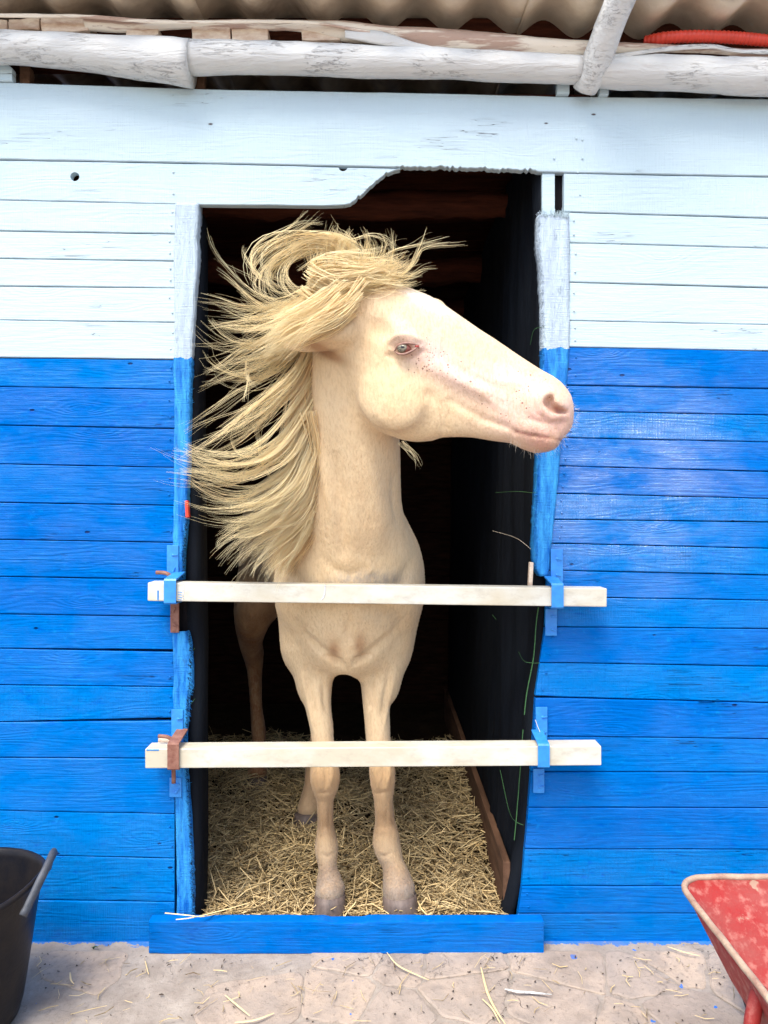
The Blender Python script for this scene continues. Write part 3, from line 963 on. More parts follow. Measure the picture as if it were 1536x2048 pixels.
# fascia: long warped board lying over the blocks
def fascia(pts, Y, name='fascia_strip', mat=None, depth=0.05, roll=0.4):
    pts = np.array(pts, float)
    q = catmull(pts, 110)
    bm = bmesh.new(); rows = []
    for px, a, b in q:
        zt, zb = WZ(a, Y), WZ(b, Y)
        h = zt - zb
        ln = []
        for k in range(9):
            t = k / 8
            ang = math.pi * t
            y = Y - h * roll * math.sin(ang) + 0.0015 * noise.noise(Vector((px * .02, t * 3, 0)))
            ln.append(bm.verts.new((WX(px, Y), y, zt - h * t + 0.001 * noise.noise(Vector((px * .05, t * 2, 9))))))
        rows.append(ln)
    for r0, r1 in zip(rows, rows[1:]):
        for j in range(8): bm.faces.new((r0[j], r0[j + 1], r1[j + 1], r1[j]))
    o = place(name, bm_mesh(bm), mat or M['fascia'], stable, smooth=True)
    md = o.modifiers.new('thick', 'SOLIDIFY'); md.thickness = 0.006; md.offset = -1
    return o


fascia([(L, 18, 30), (0, 26, 35), (90, 28, 35), (172, 29, 37), (340, 40, 48), (600, 41, 47), (740, 60, 68)], -0.085, roll=0.25)
fascia([(172, 30, 62), (260, 38, 66), (383, 40, 58), (500, 38, 62), (600, 40, 64), (690, 41, 84), (780, 52, 92), (850, 54, 102), (1000, 66, 108), (1100, 76, 114), (1200, 82, 114)], -0.055)
fascia([(1195, 82, 112), (1280, 86, 106), (1370, 90, 106), (1450, 94, 110), (1536, 98, 122), (R, 110, 140)], -0.065)
fascia([(690, 60, 76), (760, 62, 90), (830, 84, 98), (900, 98, 104), (1050, 110, 116), (1170, 112, 118)], -0.082, roll=0.2, mat=M['log'])
fascia([(1180, 112, 119), (1260, 104, 112), (1340, 92, 102), (1420, 88, 98), (1480, 98, 106), (1560, 100, 108)], -0.085, roll=0.2, mat=M['log'])

# corrugated fibre-cement sheets
PITCH, AMP = 0.190, 0.026
SLOPE = math.tan(math.radians(8))


def corrugated(px0, px1, lift=0.0, phase=0.0):
    x0, x1 = WX(px0), WX(px1)
    nx = max(8, int((x1 - x0) / 0.012)); ny = 26
    ys = np.linspace(-0.19, 2.75, ny)
    bm = bmesh.new(); G = []
    for j, y in enumerate(ys):
        ln = []
        for i in range(nx + 1):
            x = x0 + (x1 - x0) * i / nx
            zb = np.interp(x, [WX(-400), WX(0), WX(768), WX(1536)], [WZ(16), WZ(22), WZ(50), WZ(70)]) + 0.016
            z = zb + AMP * math.cos((x - WX(515)) / PITCH * 2 * math.pi + phase + math.pi) + (y + 0.05) * SLOPE + lift
            z += 0.003 * noise.noise(Vector((x * 4, y * 4, 1)))
            yy_ = y + (0.006 * noise.noise(Vector((x * 22, 3, 3))) if j in (0, ny - 1) else 0)
            ln.append(bm.verts.new((x, yy_, z)))
        G.append(ln)
    for a, b in zip(G, G[1:]):
        for i in range(nx): bm.faces.new((a[i], a[i + 1], b[i + 1], b[i]))
    o = place('corrugated_sheet', bm_mesh(bm), M['cement'], stable, smooth=True)
    md = o.modifiers.new('thick', 'SOLIDIFY'); md.thickness = 0.007; md.offset = 1
    return o


corrugated(L, -180, 0.009)
corrugated(-225, 405, 0.0)
corrugated(395, 1052, 0.009, 0.0)
corrugated(1040, 1660, 0.0)
corrugated(1640, R, 0.009)

# the round white strut rising from the wall to the eave
A = P(1172, 176, 2.075); B = P(1248, -10, 1.90)
D = (B - A) / np.linalg.norm(B - A)
B2 = A + D * 0.40
pts = catmull([A - D * 0.006, A + D * 0.08, A + D * .2 + np.array((-.004, 0, 0)), B2, A + D * 0.56], 40)
rad = np.interp(np.linspace(0, 1, 40), [0, .06, .3, .6, 1], [0.036, 0.042, 0.040, 0.043, 0.045])
place('strut_pole', tube_mesh(pts, rad, 14, jitter=0.005), M['log'], stable, smooth=True)

# nails: heads in columns near the board ends, joined into one part
bm = bmesh.new()
def nail_at(x, z, r=0.0032, y=-0.0032):
    rr = bmesh.ops.create_uvsphere(bm, u_segments=8, v_segments=5, radius=r)
    bmesh.ops.scale(bm, vec=(1, 0.45, 1), verts=rr['verts']); bmesh.ops.translate(bm, vec=(x, y, z), verts=rr['verts'])
white_n, blue_n = [], []
for i in range(len(ls0) - 1):
    for f in (0.28, 0.72):
        py = ls1[i] + (ls1[i + 1] - ls1[i]) * f
        (white_n if i < 5 else blue_n).append((343 + random.uniform(-5, 3), py))
for i in range(len(rs0) - 1):
    for f in (0.28, 0.75):
        py = rs0[i] + (rs0[i + 1] - rs0[i]) * f
        (white_n if i < 4 else blue_n).append((right_edge(py) + 14 + random.uniform(-3, 5), py))
white_n += [(347, 345), (347, 388), (346, 192), (1155, 345), (1160, 390), (1108, 318), (1164, 318), (1164, 281), (1152, 278)]
for px, py in white_n: nail_at(WX(px), WZ(py), y=-0.0045 if py < 340 else -0.002)
o = place('nail_heads', bm_mesh(bm), M['white'], stable, smooth=True); tag(o, kind='stuff')
bm = bmesh.new()
for px, py in blue_n: nail_at(WX(px), WZ(py), y=-0.002)
o = place('nail_heads', bm_mesh(bm), M['blue'], stable, smooth=True); tag(o, kind='stuff')


# brackets that hold the bars
def bracket(strap, up, down, mat_s, mat_u, mat_d, pin=None, bolt=None, label=None, barY=(-0.095, -0.032)):
    """strap / up / down: (px0, py0, px1, py1)"""
    e = empty('bar_bracket'); e.parent = stable
    cx, cz = WX((strap[0] + strap[2]) / 2, -0.06), WZ((strap[1] + strap[3]) / 2, -0.06)
    e.location = (cx - stable.location[0], 0 - stable.location[1], cz)
    if label: e['label'] = label
    for r, m in ((up, mat_u), (down, mat_d)):
        x0, x1 = WX(r[0]), WX(r[2]); z0, z1 = WZ(r[3]), WZ(r[1])
        bmx = box_bm(((x0 + x1) / 2, -0.0095, (z0 + z1) / 2), (x1 - x0, 0.005, z1 - z0), 0.0012)
        # two nail holes with bent nails
        place('plate', bm_mesh(bmx), m, e)
        for f in (0.25, 0.72):
            nb = bmesh.new()
            zc = z0 + (z1 - z0) * f
            c = Vector(((x0 + x1) / 2 + random.uniform(-.003, .003), -0.0125, zc))
            rr = bmesh.ops.create_uvsphere(nb, u_segments=10, v_segments=6, radius=0.0042)
            bmesh.ops.scale(nb, vec=(1, 0.5, 1), verts=rr['verts']); bmesh.ops.translate(nb, vec=c, verts=rr['verts'])
            ang = random.uniform(-.6, 1.2)
            box_bm(c + Vector((0.006 * math.cos(ang), -0.002, 0.006 * math.sin(ang))), (0.016, 0.004, 0.0032), 0.001, Matrix.Rotation(-ang, 3, 'Y'), nb)
            place('nail', bm_mesh(nb), M['steel_blue'] if m is not M['rust'] else M['rust'], e)
    # the strap bent round the bar: front, top and bottom legs
    yf, yb = barY[0] - 0.0045, -0.008
    x0, x1 = WX(strap[0], yf), WX(strap[2], yf)
    zt, zb = WZ(strap[1], yf), WZ(strap[3], yf)
    sh = 0.0
    prof = [(yb, zt + 0.012), (yf + .012, zt + 0.001), (yf + 0.003, zt), (yf, zt - 0.004), (yf, zb + 0.003), (yf + 0.003, zb), (yb, zb - 0.001)]
    bmx = bmesh.new(); V = []
    for (y, z) in prof: V.append((bmx.verts.new((x0, y, z)), bmx.verts.new((x1, y, z))))
    for a, b in zip(V, V[1:]): bmx.faces.new((a[0], a[1], b[1], b[0]))
    o = place('strap', bm_mesh(bmx), mat_s, e)
    md = o.modifiers.new('t', 'SOLIDIFY'); md.thickness = 0.004; md.offset = 0
    if pin:
        place('pin', tube_mesh(catmull([P(*p) for p in pin], 16), 0.0055, 10, jitter=.0008), M['rust'], e, smooth=True)
    if bolt:
        place('bolt', tube_mesh(catmull([P(*p) for p in bolt], 6), 0.006, 10, jitter=.0006), M['rust'], e, smooth=True)
    return e


SB, RU = M['steel_blue'], M['rust']
bracket((328, 1159, 352, 1207), (336, 1090, 359, 1160), (343, 1205, 360, 1264), SB, SB, RU,
        pin=[(312, 1145, 2.06), (330, 1146, 2.06), (341, 1152, 2.06), (350, 1162, 2.08)], label='blue strap with a rusty lower plate at the left end of the upper bar')
bracket((335, 1487, 358, 1539), (345, 1417, 368, 1482), (341, 1553, 365, 1591), RU, SB, SB,
        pin=[(317, 1472, 2.05), (335, 1474, 2.05), (348, 1482, 2.06), (353, 1490, 2.08)], bolt=[(347, 1532, 2.055), (347, 1566, 2.055)], label='rusty brown strap at the left end of the lower bar')
bracket((1103, 1168, 1127, 1216), (1100, 1098, 1124, 1166), (1089, 1217, 1112, 1270), SB, SB, SB, label='blue strap at the right end of the upper bar')
bracket((1076, 1489, 1099, 1535), (1070, 1412, 1093, 1482), (1065, 1535, 1087, 1583), SB, SB, SB, label='blue strap at the right end of the lower bar')
bmx = box_bm(P(333, 1482, 2.09), (0.045, 0.02, 0.018), 0.003, Matrix.Rotation(.1, 3, 'Y'))
place('wood_wedge', bm_mesh(bmx), M['raw_wood'], stable)
bmx = box_bm(P(1061, 1148, 2.09), (0.012, 0.02, 0.07), 0.003, Matrix.Rotation(.05, 3, 'Y'))
place('wood_wedge', bm_mesh(bmx), M['raw_wood'], stable)
bmx = box_bm(P(375, 1018, 2.092), (0.010, 0.02, 0.05), 0.003, Matrix.Rotation(-.05, 3, 'Y'))
place('red_tab', bm_mesh(bmx), M['hose'], stable)


# the two loose bars
def gate_bar(a, b, h_px, label):
    """a, b: left and right ends (px, py of the top front edge)"""
    yf = -0.092
    x0, x1 = WX(a[0], yf), WX(b[0], yf); z0, z1 = WZ(a[1], yf), WZ(b[1], yf)
    h = h_px / F_PX * (CAM_D + yf)
    bmx = box_bm((0, 0, 0), (math.hypot(x1 - x0, z1 - z0), 0.058, h), 0.0035, Matrix.Rotation(-math.atan2(z1 - z0, x1 - x0), 3, 'Y'), seg=3)
    bmesh.ops.translate(bmx, vec=((x0 + x1) / 2, yf + 0.029, (z0 + z1) / 2 - h / 2), verts=bmx.verts)
    o = place('gate_bar', bm_mesh(bmx), M['bar'])
    for p in o.data.polygons: p.use_smooth = False
    tag(o, label, 'bar', 'cream bars across the stable door')
    return o


g1 = gate_bar((295, 1165), (1214, 1177), 37, 'upper cream square bar slid across the doorway at the horse\'s chest')
g2 = gate_bar((290, 1498), (1203, 1492), 39, 'lower cream square bar slid across the doorway at the horse\'s knees')
# white brush marks and blue smears on the bars
def smear(parent, pts, mat, r=0.0022, name='paint_mark'):
    V, Q = tube_arrays(catmull(pts, 14), r, 6, flat=0.18, up=(0, 1, 0))
    bm = bmesh.new(); vs = [bm.verts.new(v) for v in V]
    for q in Q: bm.faces.new([vs[k] for k in q])
    return place(name, bm_mesh(bm), mat, parent, smooth=True)


yF = CAM_D - 0.0925
smear(g1, [P(650, 1169, yF), P(650, 1180, yF), P(648, 1192, yF), P(643, 1199, yF)], M['log'], 0.0024)
smear(g1, [P(365, 1167, yF), P(367, 1178, yF), P(366, 1199, yF)], M['log'], 0.0018)
for q in range(4):
    smear(g1, [P(356, 1184 + q * 5, yF), P(364, 1184 + q * 5 + 1, yF)], M['steel_blue'], 0.0008)
smear(g1, [P(316, 1181, yF), P(316, 1200, yF)], M['steel_blue'], 0.0022)
smear(g2, [P(293, 1500, yF), P(318, 1500, yF)], M['steel_blue'], 0.0022)

# red ribbed hose lying on the wall head
pts = catmull([P(1290, 84, 2.06), P(1330, 76, 2.03), P(1390, 73, 2.02), P(1460, 75, 2.02), P(1536, 82, 2.03), P(1640, 96, 2.05), P(1800, 112, 2.08)], 260)
rad = 0.0155 + 0.0011 * np.sin(np.arange(260) * 1.57)
hose = place('hose', tube_mesh(pts, rad, 14), M['hose'], None, smooth=True)
tag(hose, 'red ribbed hose lying along the top of the wall under the roof', 'hose')


# frayed yarn along the edges of the jamb weave, too small to pick apart
for mat, y0, y1, rows_, sg in ((M['cloth'], 425, 700, ((430, 1078), (500, 1077), (560, 1084), (700, 1086)), -1), (M['cloth'], 705, 1140, ((700, 1086), (780, 1083), (930, 1076), (1040, 1070), (1140, 1074)), -1),
                              (M['cloth'], 720, 1155, ((720, 383), (850, 379), (1000, 374), (1100, 366), (1160, 364)), 1), (M['cloth'], 1262, 1834, ((1262, 372), (1290, 381), (1370, 384), (1480, 370), (1640, 379), (1834, 386)), 1),
                              (M['tarp'], 1000, 1834, ((1000, 376), (1160, 366), (1300, 383), (1480, 372), (1640, 381), (1834, 388)), 1)):
    VV, QQ, k = [], [], 0
    ra = np.array(rows_, float)
    for _ in range(int((y1 - y0) * 0.5)):
        py = rng.uniform(y0, y1); px = np.interp(py, ra[:, 0], ra[:, 1]) + rng.normal(0, 1.5)
        a = np.array((WX(px), -0.007, WZ(py)))
        dr = np.array((sg * rng.uniform(.3, 1.0), rng.normal(0, .3), rng.normal(-.3, .6))); dr /= np.linalg.norm(dr)
        ln = rng.uniform(.003, .011)
        V_, Q_ = tube_arrays(np.array([a - dr * .002, a + dr * ln * .5 + rng.normal(0, .0008, 3), a + dr * ln]), [.0007, .0006, .0003], 3)
        VV.append(V_); QQ.append(Q_ + k); k += len(V_)
    o = place('frayed_yarn', np_mesh('yarn', np.concatenate(VV), np.concatenate(QQ)), mat, stable)
    tag(o, kind='stuff')

VV, QQ, k = [], [], 0
for _ in range(70):
    px = rng.uniform(1079, 1136); a = np.array((WX(px), -0.008, WZ(431 + rng.normal(0, 2))))
    dr = np.array((rng.normal(0, .25), rng.normal(-.1, .2), 1.0)); ln = rng.uniform(.004, .016)
    V_, Q_ = tube_arrays(np.array([a - dr * .004, a + dr * ln * .5 + rng.normal(0, .001, 3), a + dr * ln]), [.0009, .0007, .0003], 3)
    VV.append(V_); QQ.append(Q_ + k); k += len(V_)
tag(place('frayed_yarn', np_mesh('yarn', np.concatenate(VV), np.concatenate(QQ)), M['white'], stable), kind='stuff')

# ------------------------------------------------------------------ the horse
# One continuous surface grown from a distance field: lofted masses blended together, then polygonised.
GX = np.arange(-0.86, 0.60, 0.005, dtype=np.float32)
GY = np.concatenate([np.arange(-0.56, 0.44, 0.005), np.arange(0.44, 1.52, 0.014)]).astype(np.float32)
GZ = np.arange(0.03, 2.06, 0.005, dtype=np.float32)
FLD = np.full((len(GX), len(GY), len(GZ)), 0.5, np.float32)


def region(lo, hi):
    sl = []
    for g, a, b in zip((GX, GY, GZ), lo, hi):
        i, j = np.searchsorted(g, a), np.searchsorted(g, b)
        sl.append(slice(max(0, i - 1), min(len(g), j + 1)))
    sl = tuple(sl)
    X = GX[sl[0]][:, None, None]; Y = GY[sl[1]][None, :, None]; Z = GZ[sl[2]][None, None, :]
    return sl, X, Y, Z


def smin(a, b, k):
    if k <= 0: return np.minimum(a, b)
    h = np.maximum(k - np.abs(a - b), 0) / k
    return np.minimum(a, b) - h * h * k * 0.25


def blend(sl, d, k, sub=False):
    f = FLD[sl]
    if sub: f[...] = -smin(-f, d, k)
    else: f[...] = smin(f, d, k)


def ellipsoid(c, r, k=0.03, axes=None, sub=False):
    c = np.array(c, float); r = np.array(r, float); m = r.max() + k + 0.02
    sl, X, Y, Z = region(c - m, c + m)
    if any(s.stop <= s.start for s in sl): return
    dx, dy, dz = X - c[0], Y - c[1], Z - c[2]
    if axes is not None:
        A = np.array(axes, float)
        dx, dy, dz = (A[0, 0] * dx + A[0, 1] * dy + A[0, 2] * dz), (A[1, 0] * dx + A[1, 1] * dy + A[1, 2] * dz), (A[2, 0] * dx + A[2, 1] * dy + A[2, 2] * dz)
    k0 = np.sqrt((dx / r[0]) ** 2 + (dy / r[1]) ** 2 + (dz / r[2]) ** 2)
    k1 = np.sqrt((dx / r[0] ** 2) ** 2 + (dy / r[1] ** 2) ** 2 + (dz / r[2] ** 2) ** 2) + 1e-9
    blend(sl, (k0 * (k0 - 1) / k1).astype(np.float32), k, sub)


def loft(st, lateral=(1, 0, 0), k=0.03, seg=4, sub=False):
    """st rows: x, y, z, radius along lateral, radius across"""
    st = np.array(st, float)
    q = catmull(st, (len(st) - 1) * seg + 1)
    A = np.array(lateral, float); A /= np.linalg.norm(A)
    m = q[:, 3:5].max(1).max() + k + 0.02
    lo, hi = q[:, :3].min(0) - m, q[:, :3].max(0) + m
    sl, X, Y, Z = region(lo, hi)
    best = np.full(np.broadcast_shapes(X.shape, Y.shape, Z.shape), 9, np.float32)
    for a, b in zip(q[:-1], q[1:]):
        v = b[:3] - a[:3]; L2 = v @ v
        if L2 < 1e-12: continue
        mm = max(a[3:5].max(), b[3:5].max()) + k + 0.03
        s2 = []
        for g, p0, p1, s in zip((GX, GY, GZ), np.minimum(a[:3], b[:3]) - mm, np.maximum(a[:3], b[:3]) + mm, sl):
            i, j = np.searchsorted(g, p0), np.searchsorted(g, p1)
            s2.append(slice(max(s.start, i), min(s.stop, j)))
        if any(s.stop <= s.start for s in s2): continue
        x = GX[s2[0]][:, None, None] - np.float32(a[0]); y = GY[s2[1]][None, :, None] - np.float32(a[1]); z = GZ[s2[2]][None, None, :] - np.float32(a[2])
        t = np.clip((x * v[0] + y * v[1] + z * v[2]) / L2, 0, 1).astype(np.float32)
        qx, qy, qz = x - t * np.float32(v[0]), y - t * np.float32(v[1]), z - t * np.float32(v[2])
        la = qx * A[0] + qy * A[1] + qz * A[2]
        tot = qx * qx + qy * qy + qz * qz
        ot2 = np.maximum(tot - la * la, 0)
        ra = a[3] + (b[3] - a[3]) * t; rb = a[4] + (b[4] - a[4]) * t
        d = (np.sqrt((la / ra) ** 2 + ot2 / rb ** 2) - 1) * np.minimum(ra, rb)
        loc = tuple(slice(u.start - s.start, u.stop - s.start) for u, s in zip(s2, sl))
        best[loc] = np.minimum(best[loc], d.astype(np.float32))
    blend(sl, best, k, sub)


def S5(px, py, hw, d, deep, lat=None):
    p = P(px, py, d); r = hw / F_PX * d
    return [*p, r, r * deep]


# trunk
loft([(-.100, .26, 1.10, .205, .25), (-.155, .45, 1.12, .235, .29), (-.25, .75, 1.12, .255, .29), (-.35, 1.0, 1.16, .25, .29), (-.42, 1.18, 1.20, .22, .27), (-.45, 1.32, 1.18, .13, .20)], k=0.02)
ellipsoid((-.13, .36, 1.34), (.09, .20, .13), 0.10)
# neck: from the chest up to the poll
loft([S5(699, 1240, 112, 2.30, 1.05), S5(699, 1190, 133, 2.29, .98), S5(700, 1150, 133, 2.27, .95), S5(703, 1105, 122, 2.235, .98), S5(705, 1060, 106, 2.19, 1.05),
      S5(705, 1010, 98, 2.15, 1.12), S5(709, 960, 92, 2.12, 1.15), S5(712, 900, 88, 2.085, 1.15), S5(708, 830, 86, 2.05, 1.12), S5(704, 760, 84, 2.02, 1.0), S5(702, 700, 78, 1.99, .85), S5(700, 640, 62, 1.96, .8)], k=0.06, seg=5)
# shoulders and breast
for sx, px in ((-1, 598), (1, 800)):
    ellipsoid(P(px, 1175, 2.34), (.068, .16, .155), 0.06)
    ellipsoid(P(600 if sx < 0 else 788, 1285, 2.33), (.062, .10, .10), 0.05)
    ellipsoid(P(652 if sx < 0 else 745, 1225, 2.22), (.075, .075, .095), 0.035)
ellipsoid(P(699, 1160, 2.20), (.10, .085, .075), 0.05)
ellipsoid(P(699, 1290, 2.32), (.10, .12, .045), 0.04)
# forelegs
LL = [(628, 1262, 43, 2.33, 1.6), (628, 1300, 41, 2.32, 1.5), (631, 1340, 37, 2.31, 1.4), (635, 1375, 32, 2.29, 1.3), (638, 1410, 27, 2.275, 1.25), (643, 1450, 23.5, 2.26, 1.15), (646, 1485, 22, 2.25, 1.15),
      (649, 1520, 26, 2.235, 1.15), (650, 1552, 30, 2.23, 1.05), (650, 1573, 26, 2.235, 1.1), (650, 1592, 18, 2.24, 1.3), (651, 1649, 16, 2.245, 1.4), (652, 1680, 20.5, 2.24, 1.35), (653, 1700, 23, 2.235, 1.25), (655, 1728, 18.5, 2.215, 1.2),
      (657, 1755, 22, 2.195, 1.2), (660, 1776, 30, 2.18, 1.2)]
RL = [(766, 1262, 43, 2.33, 1.6), (765, 1300, 42, 2.32, 1.5), (761, 1340, 39, 2.31, 1.4), (755, 1375, 33, 2.29, 1.3), (753, 1410, 27, 2.275, 1.25), (755, 1450, 25, 2.26, 1.15), (757, 1485, 24.5, 2.25, 1.15),
      (762, 1520, 25, 2.235, 1.15), (765, 1552, 26, 2.23, 1.1), (766, 1575, 23, 2.235, 1.1), (767, 1600, 19, 2.24, 1.3), (770, 1645, 20, 2.245, 1.3), (772, 1672, 26, 2.235, 1.15), (774, 1692, 27, 2.23, 1.15), (786, 1728, 22, 2.21, 1.15),
      (793, 1756, 27, 2.19, 1.15), (797, 1776, 33, 2.175, 1.15)]
for leg in (LL, RL):
    loft([S5(*r) for r in leg], k=0.035, seg=3)
    kx, kd = leg[8][0], leg[8][3]
    ellipsoid(P(kx - 6, 1538, kd - .022), (.022, .016, .030), 0.012)
    ellipsoid(P(kx + 7, 1545, kd - .020), (.018, .016, .026), 0.012)
    ellipsoid(P(leg[13][0], 1690, kd + .022), (.026, .022, .026), 0.02)
for px, s in ((612, -1), (782, 1)):      # outer forearm muscle
    ellipsoid(P(px, 1345, 2.28), (.030, .045, .085), 0.03)
    ellipsoid(P(646 if s < 0 else 742, 1335, 2.26), (.026, .035, .075), 0.02)
# the arch between the legs
ellipsoid(P(691, 1395, 2.28), (.043, .20, .098), 0.02, sub=True)
# hind legs
loft([(-.47, 1.12, 1.15, .16, .22), (-.52, 1.02, .98, .12, .18), (-.565, .98, .84, .085, .11), (-.60, 1.10, .70, .055, .075), (-.605, 1.20, .60, .046, .06), (-.60, 1.20, .52, .034, .045), (-.585, 1.15, .38, .028, .034),
      (-.57, 1.13, .27, .034, .042), (-.565, 1.10, .19, .030, .036), (-.565, 1.06, .11, .045, .05)], k=0.05, seg=3)
loft([(-.27, 1.10, 1.10, .14, .22), (-.25, .95, .92, .11, .17), (-.25, .82, .80, .08, .10), (-.255, .86, .66, .055, .07), (-.26, .93, .57, .045, .06), (-.265, .90, .49, .034, .045), (-.275, .82, .36, .027, .034),
      (-.285, .77, .25, .034, .042), (-.29, .73, .18, .030, .036), (-.295, .68, .11, .045, .05)], k=0.05, seg=3)

# --- head in its own frame: u along the face, v up across it, w towards the far side
TH_ = math.radians(16)
HN = np.array((math.sin(TH_), math.cos(TH_), 0.0))                 # towards the far side
M0 = P(806, 696, 1.905)
CAMP = np.array((0, -CAM_D, CAM_H))


def mid(px, py, off=0.0):
    r = np.array(((px - 768) / F_PX, 1.0, -(py - 1024) / F_PX))
    t = ((M0 + HN * off - CAMP) @ HN) / (r @ HN)
    return CAMP + r * t


H0 = mid(700, 612)
EU = mid(1150, 838) - H0; EU /= np.linalg.norm(EU)
EV = np.cross(HN, EU); EV /= np.linalg.norm(EV)
if EV[2] < 0: EV = -EV


def uv(px, py, off=0.0):
    q = mid(px, py, off) - H0
    return float(q @ EU), float(q @ EV)


top_px = [(640, 640), (648, 590), (668, 560), (700, 545), (740, 550), (781, 564), (830, 581), (863, 594), (895, 614), (928, 637), (960, 659), (993, 680), (1028, 704), (1058, 724), (1085, 741), (1104, 751), (1123, 764), (1139, 784), (1148, 804), (1156, 820), (1159, 832)]
bot_px = [(640, 650), (655, 680), (680, 740), (704, 795), (730, 838), (765, 866), (804, 880), (830, 884), (863, 882), (882, 875), (915, 874), (944, 875), (993, 883), (1021, 886), (1042, 897), (1068, 907), (1091, 903), (1110, 895), (1124, 888)]
tu = np.array([uv(*p) for p in top_px]); bu = np.array([uv(*p) for p in bot_px])
# far brow and the nasal line read as the outline; widths along the head (u in metres)
UW = np.array([-.10, -.04, 0.03, .10, .18, .25, .32, .40, .48, .54, .60, .66])
WT = np.array([.050, .075, .088, .100, .098, .080, .062, .050, .044, .045, .046, .030])       # upper half-width
WB = np.array([.050, .065, .075, .085, .088, .080, .062, .048, .043, .048, .050, .034])       # lower half-width


def head_field(k=0.022):
    lo = np.minimum.reduce([mid(*p) for p in top_px + bot_px]) - .16
    hi = np.maximum.reduce([mid(*p) for p in top_px + bot_px]) + .16
    sl, X, Y, Z = region(lo, hi)
    dx, dy, dz = X - H0[0], Y - H0[1], Z - H0[2]
    U = (dx * EU[0] + dy * EU[1] + dz * EU[2]).astype(np.float32)
    Vv = (dx * EV[0] + dy * EV[1] + dz * EV[2]).astype(np.float32)
    W = (dx * HN[0] + dy * HN[1] + dz * HN[2] + 0 * U).astype(np.float32)
    uu = np.linspace(tu[:, 0].min(), tu[:, 0].max(), 700)

    def curve(pts):
        # points sorted along u, lightly smoothed
        o = np.argsort(pts[:, 0]); c = np.interp(uu, pts[o, 0], pts[o, 1])
        for _ in range(24): c[1:-1] = (c[:-2] + c[2:] + 2 * c[1:-1]) / 4
        return c
    vt, vb = curve(tu), curve(bu)
    vtU, vbU = np.interp(U, uu, vt), np.interp(U, uu, vb)
    C = (vtU + vbU) / 2; Hh = np.maximum((vtU - vbU) / 2, 0.004)
    q = (Vv - C) / Hh
    s = np.clip((q + 0.7) / 1.4, 0, 1); s = s * s * (3 - 2 * s)
    Wd = np.interp(U, UW, WB) * (1 - s) + np.interp(U, UW, WT) * s
    # slimmer towards the nasal ridge and the jaw line
    cap = np.maximum(uu[0] - U, U - uu[-1]).astype(np.float32)
    Wd = np.minimum(Wd, 0.0 + np.sqrt(np.maximum(Hh, 0.004)) * 0.36)
    rr = (np.abs(W / Wd) ** 2.3 + np.abs(q) ** 2.5) ** (1 / 2.4)
    d = (rr - 1) * np.minimum(Wd, Hh)
    d = -smin(-d.astype(np.float32), -cap, 0.045)
    blend(sl, d.astype(np.float32), k)


head_field()
AX = np.array([EU, EV, HN])


def hp(px, py, w):
    """point in the place for a spot on the midplane, pushed w metres sideways (negative = near side)"""
    return mid(px, py) + HN * w


def hpn(px, py, w):
    """near-side point which shows at that very spot of the photo, w metres from the midplane"""
    return mid(px, py, w)


for sgn in (-1, 1):
    def side(px, py, w):
        if sgn < 0: return mid(px, py, -w)
        p = mid(px, py, -w)                       # mirror of the near-side point
        return p + HN * 2 * w
    ellipsoid(side(795, 668, .080), (.055, .022, .026), 0.03, AX)          # brow
    if sgn > 0: ellipsoid(mid(874, 613, .070), (.030, .018, .03), 0.025, AX)
    ellipsoid(side(785, 800, .062), (.085, .075, .028), 0.03, AX)          # cheek
    ellipsoid(side(893, 748, .052), (.11, .010, .012), 0.03, np.array([0.97 * EU + 0.2 * EV, EV, HN]))    # facial crest
    ellipsoid(side(1095, 812, .030), (.045, .040, .026), 0.03, AX)         # nostril flare
    ellipsoid(side(1075, 868, .020), (.055, .030, .028), 0.02, AX)         # lips
    ellipsoid(side(758, 655, .105), (.030, .020, .018), 0.03, AX, sub=True)         # temple hollow
    ellipsoid(side(808, 696, .108), (.0165, .0100, .020), 0.006, AX, sub=True)        # eye opening
    nA = np.array([0.90 * EU - 0.42 * EV, 0.42 * EU + 0.90 * EV, HN])
    # nostril: a comma, round above and drawn out forward below
    ellipsoid(side(1098, 800, .056), (.010, .017, .032), 0.005, AX, sub=True)
    loft([[*side(1096, 804, .056), .026, .012], [*side(1108, 817, .054), .028, .0115], [*side(1130, 823, .044), .022, .0055]], lateral=HN, k=0.006, seg=3, sub=True)
    # mouth slit
    loft([[*side(1030, 862, .058), .010, .0016], [*side(1060, 869, .056), .014, .0022], [*side(1090, 873, .052), .016, .0026], [*side(1122, 876, .040), .020, .0026], [*side(1140, 866, .02), .02, .002]],
         lateral=HN, k=0.006, seg=3, sub=True)
    # crease behind the jaw
    loft([[*side(745, 838, .090), .010, .002], [*side(763, 855, .082), .018, .0045], [*side(797, 880, .070), .02, .005]], lateral=HN, k=0.012, seg=3, sub=True)
